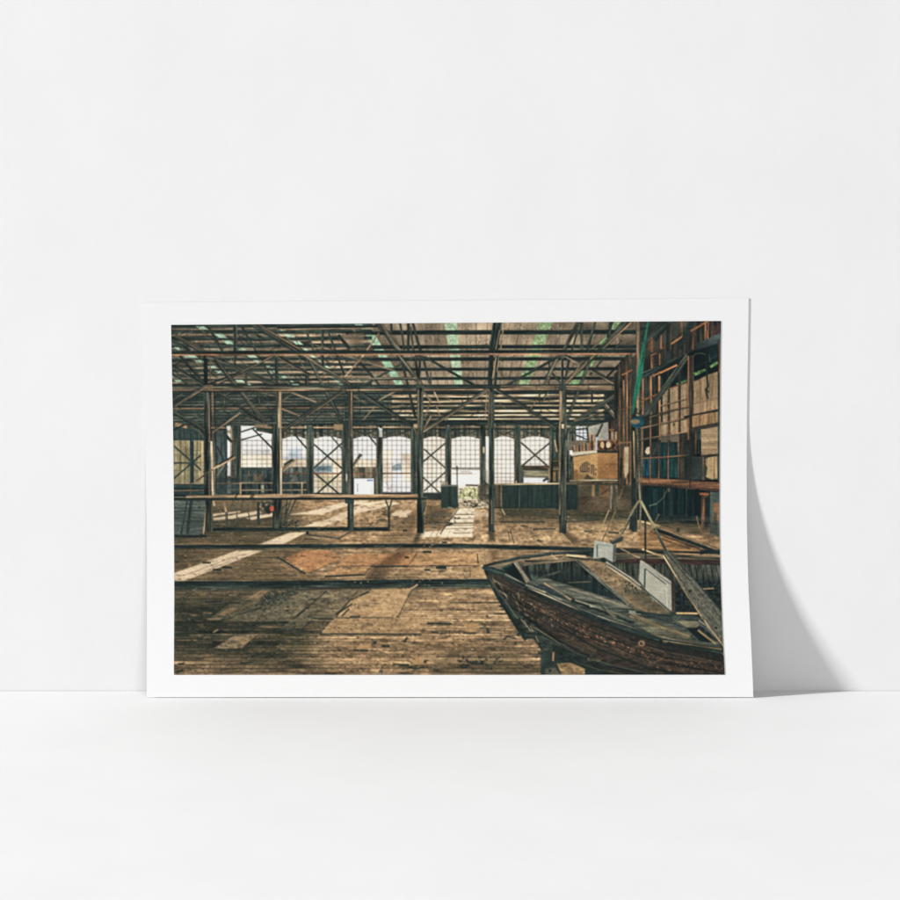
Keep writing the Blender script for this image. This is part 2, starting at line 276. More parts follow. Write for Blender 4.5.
    # right of the glazing
    L(519, 467.2, 552, 467.4, 2.2, (70, 58, 46), e=(120, 88, 62), s=-1); R(521, 469, 550, 484, (78, 78, 66), tx='h', t=.3); R(524, 470.5, 548, 477, (124, 118, 98), tx='h', t=.15)
    R(523.5, 477.8, 547.5, 483, (224, 225, 234), t=.03); L(522, 467, 522, 484, 2, K1); L(549, 469, 549, 484, 1.4, (130, 110, 84))
    # columns between the windows
    for xa, xb, yb, lit in [(233, 240.6, 495, 1), (306.7, 313.5, 496, 0), (342, 349, 496, 0), (376.7, 382.5, 495, 0), (411, 417, 495, 0), (445.5, 451.2, 498, 0), (480, 485.6, 500, 1), (514.5, 520.7, 485, 1), (549.5, 556.5, 486, 1)]:
        R(xa, 426, xb, yb, (50, 59, 55), tx='v', t=.3); L(xa + .5, 436, xa + .5, yb - 6, .9, (140, 114, 90) if lit else (96, 88, 74), a=.7); L(xb - .5, 436, xb - .5, yb, .8, (118, 98, 78), a=.6); L((xa + xb) / 2, 428, (xa + xb) / 2, yb, 1, K0, a=.5)
    L(480, 478, 488, 485, 1.4, K2); R(478, 484, 490, 500, (112, 102, 84), t=.3, a=.75, soft=1); specks([(478, 484), (490, 484), (490, 502), (478, 502)], 40, (60, 58, 50), .8, 1.6)
    R(483, 447, 484.6, 453, (198, 184, 160)); R(346, 474, 347.2, 481, (205, 200, 190)); R(379, 428, 382.5, 437, (176, 180, 176)); L(378.5, 427, 380, 430, 1.4, (220, 215, 205))
    R(227, 426, 230.6, 494, (218, 219, 222), t=.05); R(226.5, 430, 231, 433.5, (150, 138, 116)); L(226, 437, 232, 443, 1.6, K1); R(227, 476, 231, 494, (140, 146, 142), tx='h', t=.3); L(231.6, 428, 231.6, 494, 1.4, (120, 106, 86))
    L(353, 466, 361, 454, 2.6, K3, w1=3.6); L(353.5, 468, 358, 459, 1.2, (150, 134, 108))
    L(281, 470, 294.5, 460, 4, (140, 124, 100), w1=2.6); L(284, 465, 293, 459.5, 2.6, K1); L(283, 471.5, 295, 461.5, 1, (196, 172, 138))
    R(272.6, 459.5, 278.5, 466, (128, 80, 70), a=.8, soft=.8)

def left_side():
    R(160, 427, 206, 441, (56, 66, 64), tx='v', t=.2); R(160, 440, 204, 484, (146, 136, 106), tx='v', t=.16); R(160, 438.4, 204, 440.4, (44, 54, 52))
    P([(160, 472), (204, 478), (204, 484), (160, 484)], (120, 114, 90), a=.6, soft=3)
    for y in (450.5, 455, 463, 470.5): L(172, y, 204, y - .3, .9, (92, 92, 74), a=.6)
    for q in [(174, 446, 204, 472.5), (174, 478.5, 204, 452.5)]: L(*q, 1.5, (40, 54, 54))
    R(190, 429, 193.8, 489, (36, 52, 53), tx='v', t=.2); L(174, 463, 190, 463.2, 1.4, K1); R(201, 441, 203.4, 483, (190, 172, 134), a=.8)
    L(175, 424, 187, 427, 3, (160, 132, 102)); PL([(188, 426), (197, 430), (204, 438)], 3, (66, 72, 66), e=(118, 108, 90)); L(172, 431, 184, 425, 2, K1)
    R(172, 484, 206, 496, (40, 54, 55), tx='h', t=.3); L(173, 483.6, 204, 483.4, .9, (120, 104, 82)); L(173, 490.6, 240, 490, 1.2, (126, 106, 82)); L(190.5, 483, 190.5, 500, 1, (130, 110, 84))
    R(213, 431, 227, 495, (62, 74, 74), tx='v', t=.25); L(216, 434, 226, 436, 3, K2); L(217, 446, 224, 460, 1.8, K1); L(224, 432, 232, 442, 2, K1); R(225, 430, 227.2, 494, K1); L(217, 476, 224, 465, 2, (100, 96, 82)); L(221, 478, 227, 466, 2.5, K1)
    R(214, 478, 240, 494, (52, 62, 62), a=.7, t=.3); L(213, 483.6, 241, 483.3, 1, (140, 118, 90)); L(240.6, 483, 240.6, 495, 1.2, (150, 126, 96))
    # first post with its sunlit edge
    R(203.8, 352, 207.6, 392, K0, t=.3); R(204, 390, 211, 532, (50, 56, 52), tx='v', t=.4); L(210.2, 358, 210.2, 385, .9, (140, 116, 92)); L(212.4, 391, 213, 440, 1, (130, 106, 84)); L(214.6, 391, 215.4, 440, .9, K0)
    L(208.8, 395, 209.6, 442, 1.3, (150, 128, 102)); L(211.4, 441, 212.6, 496, 2.2, (212, 188, 158), t=.25); L(214, 446, 215, 494, 1, (160, 126, 98)); L(215.7, 440, 215.8, 494, .9, K0)
    L(208.5, 474, 209.5, 496, 1.2, (150, 110, 84), a=.7)
    PL([(196, 481), (213, 469), (218, 466)], 1.6, (150, 122, 94)); L(216, 467, 235, 456.6, 3, (172, 146, 116), e=K0, s=1); L(219, 464.5, 234, 455.5, 1.4, K0)

def posts():
    # second and third posts
    R(272.5, 426, 281, 528, (48, 56, 53), tx='v', t=.4); R(276, 391, 281.6, 428, (112, 100, 82), tx='v', t=.3); L(280.3, 392, 281, 495, 1.5, (196, 166, 130), t=.2); L(277, 391, 277, 428, 1.4, K1); L(281, 468, 281.2, 495, 1.6, (216, 190, 160))
    R(348, 391, 353, 530, (54, 58, 53), tx='v', t=.4); L(351.4, 391, 351.4, 436, 1.2, (158, 124, 94)); L(349.4, 392, 349.6, 520, .8, (112, 98, 80), a=.8); L(345.5, 384, 346, 428, .8, K1)
    R(417, 388, 423.2, 533, (46, 53, 49), tx='v', t=.4); L(418.4, 390, 418.4, 440, 1, (128, 110, 88)); L(421.6, 392, 421.6, 430, .9, (110, 98, 80)); R(413.5, 424, 417.5, 428, (164, 140, 112)); PL([(414, 428), (417, 434)], 1.5, (120, 102, 82)); L(423, 392, 432, 402, 1.4, (124, 106, 86)); L(424, 429, 431, 416, 1.6, (128, 108, 86))
    R(488.6, 388, 494.4, 532, (44, 52, 48), tx='v', t=.35); L(489.2, 390, 488, 428, 1.4, (118, 104, 84)); L(491.5, 392, 491.8, 428, 1, (104, 96, 80)); L(487, 393, 485, 420, 1.6, (140, 118, 94), a=.8); L(491.6, 500, 491.6, 524, 1.2, (120, 100, 74), a=.7); L(494, 430, 494, 486, .8, (150, 132, 112), a=.5); R(489, 470, 490.4, 486, (160, 145, 125), a=.4)
    R(559.2, 389, 566.5, 533, (52, 57, 51), tx='v', t=.35); R(559.2, 391, 562.8, 422, (130, 112, 90), tx='v', t=.25); L(560, 422, 559.6, 515, 1.2, (150, 128, 100), a=.8, t=.4); L(565.8, 430, 565.4, 520, 1, (96, 90, 76)); R(561.5, 424, 564, 428.5, (176, 156, 128)); R(566.5, 430, 569.5, 482, (60, 64, 58), tx='v', t=.4); L(568, 428, 566, 440, 2, K0)

def right_side():
    # far corner: window, boarded wall, cabin on its platform
    R(556, 428, 646, 510, (50, 54, 49), tx='v', t=.3)
    R(556, 429, 576, 484, (56, 60, 54), tx='v', t=.45); L(552, 431, 576, 433, 2.2, K1)
    for i in range(40):
        x = rng.uniform(551, 578); y = rng.uniform(432, 480); L(x, y, x + rng.uniform(-1, 1), y + rng.uniform(3, 9), 1.1, [K0, (130, 112, 88), K3][rng.integers(3)], a=.6)
    L(555, 440, 557, 452, 2, (150, 124, 94)); R(553, 472, 556, 481, (170, 128, 86), a=.8); R(565.5, 471.5, 569.5, 478, (188, 172, 146)); R(553, 459, 559, 472, (120, 100, 74), tx='h', t=.3, a=.8)
    P([(588, 427), (608, 422), (609, 440), (588, 441)], (176, 172, 162), t=.08); P([(590, 428), (600, 424), (597, 436), (590, 440)], (150, 146, 134), a=.7, soft=2)
    R(576, 426.5, 587, 440.5, (224, 229, 238), t=.03)
    for x in (579.6, 583.2): L(x, 427, x, 440, .8, (84, 88, 92))
    for y in (429.8, 433, 436.4): L(576, y, 587, y, .8, (90, 92, 94))
    L(576, 435, 587, 439.5, 1.2, K1); L(576, 429.5, 588, 428, 1.4, K1); L(586.8, 427, 588.8, 441, 1.6, K1); L(602.5, 424, 594.5, 441, 2, K1, e=(96, 84, 70))
    R(609, 420, 622, 442, (66, 50, 40), tx='v', t=.35); R(611, 431.5, 613.5, 439.5, (190, 166, 134)); R(615, 429.5, 616.8, 439.5, (196, 160, 124)); L(609, 430, 618, 429.5, 1, ORG)
    # balustrade and cabin roof clutter
    P([(568, 446), (597, 440.5), (597, 450), (570, 455.5)], (96, 76, 58), t=.3); P([(568, 441), (586, 440), (586, 444), (568, 448)], (120, 108, 92))
    for i in range(16):
        x = 571 + i * 1.65; L(x, 446.6 - i * .33, x + .4, 454.4 - i * .33, 1, [(168, 140, 110), (40, 34, 30), (196, 184, 168), (150, 104, 70)][i % 4], a=.85)
    for x in (590, 594): L(x, 434, x + .5, 448, 1.5, (170, 120, 80)); L(x + 1.8, 435, x + 2, 449, 1.2, K1)
    R(595.4, 437, 597.4, 450, (206, 214, 226), a=.8)
    P([(571, 452.4), (597, 450.2), (597, 452.8), (571, 456.2)], (198, 186, 160), t=.1); R(569.4, 450.4, 572.6, 454.6, (240, 240, 240))
    R(597.4, 440.4, 618, 451.6, (74, 54, 42), tx='i', t=.35); R(597.4, 451, 618, 453, K0); E(602.3, 444.8, 2, 3.4, (206, 168, 128)); E(608.4, 444.6, 2.4, 3.2, (228, 202, 168)); L(605.4, 441, 605.4, 451, 1, (60, 42, 34)); L(598, 440.8, 617, 440.6, .9, (140, 104, 78))
    for x in (600, 611, 613.4, 615.8): L(x, 442, x, 450, .8, (120, 88, 64), a=.7)
    P([(573, 457), (597.4, 453), (597.4, 479.5), (574.5, 481)], (178, 140, 94), tx='b', t=.1); P([(597.4, 452.8), (617.8, 453), (617.8, 478.6), (597.4, 479.5)], (150, 112, 74), tx='b', t=.1)
    P([(573, 470), (585, 473), (597, 478), (597, 481), (573, 481)], (116, 94, 64), a=.75, soft=3); P([(597.5, 470), (617.5, 466), (617.5, 479), (597.5, 479.5)], (132, 92, 56), a=.5, soft=4)
    L(597.4, 453, 597.4, 479, .8, (206, 156, 98)); L(598, 464.4, 617, 464, .7, (140, 98, 60), a=.8)
    for x, ya, yb, w in [(580.4, 466, 471.6, 1), (582.4, 463.6, 471.8, 1.2), (584.2, 462, 472, 1), (586, 461.6, 471.6, 1.1), (587.6, 461.6, 472, .9), (589.4, 463, 465.4, 1), (589.3, 467.4, 472.4, 1), (591.6, 465, 474, 1.2), (593.6, 465.2, 475.4, 1.1), (595.7, 468, 470.6, 1), (595.7, 473, 475.4, 1)]:
        L(x, ya, x + .1, yb, w, (58, 54, 48), a=.9)
    L(580.4, 471.4, 588, 472, .9, (58, 54, 48), a=.8); L(592, 465.4, 594, 465.4, .9, (58, 54, 48)); P([(584, 480), (587, 474), (595, 480)], (70, 62, 50), soft=.8); R(575, 470, 578, 481, (120, 84, 54), a=.8)
    L(565, 481, 620, 479.8, 1.6, (150, 142, 118), t=.3); L(576, 482.8, 620, 482, 1.6, (88, 68, 48))
    R(576, 484, 645, 510, (80, 70, 55), tx='b', t=.2); R(577.5, 484.5, 595, 497, (96, 84, 64)); R(579.4, 486.4, 591, 496, (78, 70, 56)); R(592, 485, 594.4, 496, (150, 122, 86)); R(595.5, 484.5, 598.5, 496, K2); R(599, 485, 609, 496.4, (112, 86, 60)); L(599, 495.5, 608, 490, 1.2, (70, 56, 42))
    P([(576, 496), (612, 497), (612, 512), (576, 512)], (74, 62, 48), tx='b', t=.25); R(610, 485.5, 617.5, 509, (118, 110, 94), tx='v', t=.3); L(614, 486, 612, 508, .8, (80, 72, 60)); R(576, 484, 579, 510, K1, a=.7); L(625.5, 482, 619, 499, 1.3, (150, 132, 104)); R(617.5, 482, 640, 500, (52, 46, 38), a=.6, soft=2)
    # dark chest and cupboard run
    R(493.5, 484.5, 502, 508, (84, 74, 60), tx='v', t=.25); L(501.5, 486, 501.5, 507, .8, (150, 136, 112)); R(502, 484.8, 577, 508, (36, 47, 44), tx='v', t=.12); L(494, 484.2, 577, 483.6, 1.6, (150, 134, 106), t=.4); L(519.3, 487, 519.3, 507, .9, (70, 84, 78)); L(528, 486, 528, 507, .8, (20, 34, 33)); L(511, 487, 511, 507, .7, (44, 62, 58)); R(560, 484, 577, 509, (30, 39, 37), a=.6); L(494, 507.8, 577, 507.6, 1, K0)
    L(543, 481, 548, 478, 2.4, K1); L(516, 481, 516, 484, 2, (160, 138, 110))
    R(441, 486, 458, 508, (40, 52, 48), tx='v', t=.1); R(441, 484.6, 458, 486.4, (92, 96, 86)); R(442, 482, 448, 485, (140, 126, 104), a=.8, soft=.8); L(457.4, 487, 457.4, 507, .8, (70, 84, 76)); L(448, 507.4, 452, 507.4, 1, (130, 128, 108))
    # ---- the long right wall
    P([(614, 374), (650, 342), (692, 318), (730, 318), (730, 420), (614, 432)], (50, 46, 41), tx='v', t=.22)
    P([(618, 365), (632, 352), (632, 486), (618, 486)], (62, 54, 45), tx='v', t=.3)
    for x, y0 in [(620, 388), (623.6, 380), (627.2, 362), (630.5, 360)]: L(x, y0, x, 484, 1.3, (130, 92, 64), t=.35); L(x + 1.6, y0, x + 1.6, 484, 1.5, K1)
    P([(622, 360), (640, 348), (640, 352), (622, 366)], (150, 104, 70), a=.0)
    L(619, 409.4, 640, 405, 1.2, ORG); L(622, 375, 632, 369.6, 1.4, (172, 112, 72)); L(618, 443, 632, 442, 1.2, (140, 104, 74)); P([(624.4, 447), (629, 447), (628.5, 472), (625, 479), (624, 470)], (186, 166, 132), t=.1); R(620, 458, 622, 478, K0)
    P([(640, 322), (660, 318), (694, 318), (668, 345), (641, 360)], (62, 62, 55), tx='b', t=.3, a=.8, soft=2)
    L(636, 330, 664, 322, 5, (46, 54, 50)); L(640, 345, 667, 323, 4.5, (50, 58, 54)); L(655, 341, 668, 324, 3, (30, 40, 40))
    for q in [(652, 337, 652, 352, 1.6), (661, 335, 661, 349, 2), (660, 354, 660, 367, 2), (651.7, 354, 651.7, 370, 2), (681.7, 320, 681.7, 336, 1.8), (693, 331, 693, 349, 1.8), (705.4, 320, 705.4, 342, 1.6), (708, 320, 707.6, 342, 1.6), (637.5, 350, 637, 372, 1), (670.6, 325, 670.6, 350, .9)]:
        L(*q, (132, 92, 66), t=.35)
    for q in [(661, 349, 666, 346.5, 1.6), (671, 344, 683, 336, 1.8), (690.5, 331, 707, 321.5, 2), (651, 355.5, 657, 353, 1.4)]: L(*q, (138, 96, 68), t=.3)
    R(648, 340, 653, 350, (150, 96, 66), a=.5, soft=2); R(712, 325, 719, 345, (92, 56, 48), a=.5, soft=3)
    L(668.5, 323, 668.5, 362, 4.4, (36, 42, 40)); L(692, 321, 679, 349, 4.5, (32, 42, 42)); L(668, 352, 664, 378, 3, K1)
    P([(694, 345), (720, 333), (722, 337), (722, 345), (700, 352)], (58, 66, 66), t=.2)
    P([(691, 352), (722, 342), (722, 371), (693, 382), (660, 391), (660, 372), (680, 362)], (17, 27, 29), t=.3, soft=1); L(695, 368, 720, 355, 2, (34, 46, 46))
    for q in [((709, 366), (719, 360), (719, 364), (711, 368)), ((693, 373), (705, 368.6), (706, 371), (695, 376)), ((681, 381.5), (688, 379), (688, 382), (681, 384)), ((676, 383.6), (681, 381.6), (680, 384), (677, 385))]:
        P(q, (90, 124, 80), tx='i', t=.2)
    # tan lining boards
    P([(659, 391.5), (688, 382.4), (688, 434), (659, 437)], (152, 130, 103), tx='v', t=.09); P([(692, 381.5), (698, 380), (707, 375), (720, 370.6), (720, 421), (692, 427)], (146, 123, 96), tx='v', t=.1); P([(641, 378), (659, 372), (659, 440), (641, 440)], (66, 58, 48), tx='v', t=.3)
    for x0, w in [(643, 1.4), (651, 1.2), (659.4, 1.6)]: L(x0, 376, x0, 440, w, (140, 102, 72), t=.3); L(x0 + 2.2, 377, x0 + 2.2, 440, 2.4, K1)
    P([(691, 403), (720, 398), (720, 411), (691, 418)], (176, 146, 112), a=.6, tx='v', t=.1); L(693, 404, 719, 398.6, .9, (112, 92, 70)); L(703.3, 402, 703, 411, 1, (110, 88, 64), a=.7)
    PL([(706.5, 374), (708, 386), (706, 391), (708, 399)], 1.7, (34, 40, 38)); L(705, 389, 709, 392, 1.4, (30, 36, 34))
    for x in (669, 679.6): L(x, 366, x, 480, 2.2, (46, 42, 36), t=.3); L(x - 1.4, 386, x - 1.4, 480, .9, (130, 98, 70))
    L(641, 376, 689, 355.5, 5.4, (46, 56, 53), t=.35, e=(74, 80, 72)); L(660, 373, 677, 365, 1.5, (176, 112, 72)); L(654, 375.6, 660, 372.4, 1.2, (170, 112, 74)); L(641, 400.8, 659, 394, 1.6, (190, 128, 82)); L(660, 391.6, 688, 382, 1.2, (110, 72, 48))
    L(688, 356, 643, 419, 5.0, (64, 70, 64), t=.25, e=(98, 96, 84), s=-1, w1=5.4)
    # main wall post
    R(688.6, 355, 693.6, 480, (54, 49, 42), tx='v', t=.3); L(688.5, 356, 688.5, 480, 1.2, (160, 108, 72), t=.3); L(693.2, 356, 693.6, 390, .8, (90, 76, 60))
    PL([(693, 358), (695, 354), (700, 353), (709, 355), (710, 362)], 1.2, (70, 76, 70)); L(707, 352, 707, 376, 2.2, K0)
    R(641, 440, 690, 482, (34, 40, 38), t=.3)
    P([(642, 417), (659, 412), (659, 441), (642, 441)], (44, 48, 44), a=.7, t=.3)
    for xa, xb, ya, yb in [(661, 668, 422.6, 435), (670.4, 678, 420.5, 433), (681, 687, 419, 431.6)]: R(xa, ya, xb, yb, (160, 136, 107), tx='v', t=.1)
    R(672.8, 423, 674.8, 426, (80, 64, 50)); R(660.4, 436.6, 667.6, 442.4, (114, 110, 94)); R(670, 434.6, 678, 442, (122, 114, 96))
    for xa, xb, ya, yb, c in [(659.6, 667.4, 443, 456, (27, 55, 56)), (669.6, 678, 442.6, 456, (27, 55, 56)), (659.6, 667.4, 459, 477, (27, 55, 56)), (669.6, 678, 458.4, 477.4, (27, 55, 56)), (643.4, 649.4, 459.6, 476, (28, 66, 80)), (651.4, 658, 459, 477, (24, 46, 48)), (652, 658, 442, 455, (40, 46, 42))]:
        R(xa, ya, xb, yb, c, tx='v', t=.2)
    P([(645, 452), (646.5, 447.6), (649.6, 446.5), (650, 453.6), (647, 454.6)], (214, 194, 166), t=.12); R(679.4, 433, 687, 479, (48, 44, 38), tx='v', t=.2)
    PL([(653, 455), (655, 450), (657, 446)], 1.2, (60, 66, 60))
    for x, ya in [(642.4, 428), (650.4, 417), (658.7, 412), (668.3, 408), (678.4, 405)]: L(x, ya, x, 479, 1.1, (118, 88, 66), t=.3)
    for q in [(640.6, 428.3, 687, 417.8), (640.6, 439.4, 687.4, 431.6), (640.6, 458.4, 687, 455.6), (650, 417.2, 668, 412.4), (660, 406, 688, 398), (659, 413, 689, 406.6)]: L(*q, 1.1, (126, 96, 72), t=.3); L(q[0], q[1] + 1.1, q[2], q[3] + 1.1, .9, K1, a=.8)
    L(684, 417.6, 720, 410, 2.6, (44, 42, 37), e=(96, 80, 62)); R(690, 428, 697, 456, (40, 40, 36), tx='v', t=.3); L(695.8, 430, 695.8, 454, 1.2, (112, 80, 58)); L(698.6, 429, 698.6, 454, 1.8, (42, 66, 62)); L(692, 430.2, 720, 424.4, 2.2, (50, 44, 38)); P([(692, 416), (719, 411.6), (719, 422), (692, 427.6)], (150, 120, 88), tx='v', t=.14)
    L(691, 429.5, 720, 424, 2, (56, 46, 38)); P([(701, 429.6), (720, 426), (720, 454.4), (701, 455.6)], (164, 140, 110), tx='h', t=.07); L(701, 455.8, 720, 454.6, 1.4, (60, 50, 40)); L(702, 450, 719, 449, .8, (140, 114, 84))
    R(692, 456.5, 720, 480, (42, 47, 44), t=.25); P([(706, 458.6), (711, 456.8), (717.6, 455.8), (717.6, 478.6), (712, 479.4), (706, 477), (707.6, 468), (705.6, 464)], (170, 144, 108), tx='v', t=.1, soft=.8); L(703.4, 457, 703.4, 480, 1.5, (128, 94, 66)); L(718.6, 340, 718.8, 482, 1.8, K1); L(719.6, 342, 719.6, 372, 1, (150, 92, 60))
    P([(636, 477.4), (720, 482), (720, 489.4), (636, 482.6)], (112, 80, 60), tx='h', t=.16); P([(636, 482), (720, 489), (720, 492), (660, 486.6), (636, 484.6)], (74, 54, 47)); L(648, 478.6, 650, 482.6, 1, (80, 56, 44)); L(690, 480, 690, 488, .9, (84, 56, 46))
    P([(636, 485), (660, 487), (720, 492), (720, 524), (636, 520)], (15, 28, 30), tx='v', t=.25)
    for x, w, c in [(655, 5, (26, 46, 46)), (671, 5, (30, 46, 44)), (680, 4, (20, 40, 42)), (686.4, .8, (70, 84, 76)), (664, 1.2, (44, 56, 52)), (697, 5, (10, 20, 22))]: L(x, 489, x, 516, w, c, t=.2)
    PL([(668, 488), (664, 497), (657, 503.5), (649, 506)], 1, (84, 98, 84)); L(669.4, 488, 668.6, 492, 1, (150, 130, 100)); R(701.4, 493.4, 708, 530, (104, 74, 54), tx='v', t=.25); L(699.6, 494, 709, 494, 2, (146, 90, 62)); R(704.6, 497, 708.6, 528, K0); R(710, 492, 720, 534, (72, 82, 76), tx='v', t=.15)
    R(713.6, 503, 719.6, 512.6, (142, 100, 68), a=.9); R(713, 514, 720, 522, (112, 86, 60), tx='v', t=.3, a=.8)

def mast_and_rope():
    R(636.2, 318, 640, 420, (118, 102, 82), tx='v', t=.22); L(640.2, 322, 640, 420, .9, K1); L(636.4, 322, 636.2, 420, .7, (70, 64, 54)); R(631.5, 425, 637, 532, (40, 46, 43), tx='v', t=.4)
    P([(647.4, 320), (649, 320), (645.8, 345), (644.6, 357), (643, 372), (640.6, 385), (636.4, 400), (633.4, 414), (631, 414), (632.8, 400), (634.8, 388), (637.2, 372), (640, 357), (643.6, 340)], (40, 112, 88), tx='v', t=.14); L(646.6, 330, 639, 380, 1, (66, 140, 112), a=.6); L(643.6, 352, 636, 392, 1, (20, 70, 58), a=.6)
    E(637.6, 422, 6.6, 6.2, (30, 82, 96)); E(637.2, 423.6, 6.4, 4.4, (38, 96, 110)); E(635.2, 421.6, 4.6, 2.5, (166, 150, 120)); L(631.6, 425, 642, 425.4, 1.2, (18, 54, 66)); PL([(637, 408), (636.4, 413), (639.6, 414), (640, 410)], 1.3, K0)
    L(633.6, 431, 634.6, 478, 1.2, (150, 126, 96), t=.3); L(632, 430, 632.6, 494, 1.4, K0)
    for i in range(38): y = 430 + i * 1.6; L(638.2 + .5 * (i % 2), y, 639.4 + .5 * (i % 2), y + 1, 1.7, K0 if i % 2 else (72, 74, 66), a=.9)
    L(638.6, 484, 640, 500, 1.4, (120, 112, 90)); L(637, 428, 640.4, 501, 1.1, (128, 114, 90), t=.4); L(635.4, 428, 637, 530, 1.0, (70, 72, 62)); L(641.4, 428, 641.6, 502, .9, (96, 88, 70), a=.8)

def floor():
    y = GY; hz = 468.0
    R(160, 499, 740, 690, (154, 126, 95), tx='f', t=.07)
    # boards: perspective strips with their own tone
    w = 1.0 / np.maximum(y - hz, 8); idx = np.floor(w / 9.6e-5 + NB * .04 * 0).astype(int)
    tone = rng.normal(0, 1, 4000).astype(np.float32)[np.clip(idx, 0, 3999)]
    fr = w / 9.6e-5 - idx
    shift = rng.integers(0, W, 4000)[np.clip(idx, 0, 3999)]
    ii = np.arange(W)[None, :]
    wear = NH[(idx * 7) % H, (ii + shift) % W]
    near = np.clip((y - 585) / 40, 0, 1); mid = np.clip((y - 500) / 60, 0, 1)
    m = (y > 499).astype(np.float32)
    gap = np.clip(1 - np.minimum(fr, 1 - fr) / .17, 0, 1) * np.clip(.82 + .3 * wear + .2 * NI, 0, 1)
    k = 1 + mid * (.06 * tone + .10 * wear) + near * (.05 * tone + .07 * wear + .05 * NI + .04 * NF) + (1 - near) * (.06 * NF + .05 * NH)
    c = CV * np.clip(k, .3, 1.7)[..., None]
    g = (gap * (.2 * mid + .6 * near))[..., None]
    c = c * (1 - g) + C((52, 54, 48)) * g
    CV[:] = CV + (c - CV) * m[..., None]

def shade(pts, c, a, soft):
    sl = box(min(p[0] for p in pts), min(p[1] for p in pts), max(p[0] for p in pts), max(p[1] for p in pts), soft + 1)
    cov = pcov(pts, GX[sl], GY[sl], soft) * a * np.clip(1 + .25 * NF[sl] + .12 * NB[sl], 0, 1.5)
    cov = np.clip(cov, 0, 1)[..., None]; CV[sl] = CV[sl] * (1 - cov) + CV[sl] * C(c) * cov

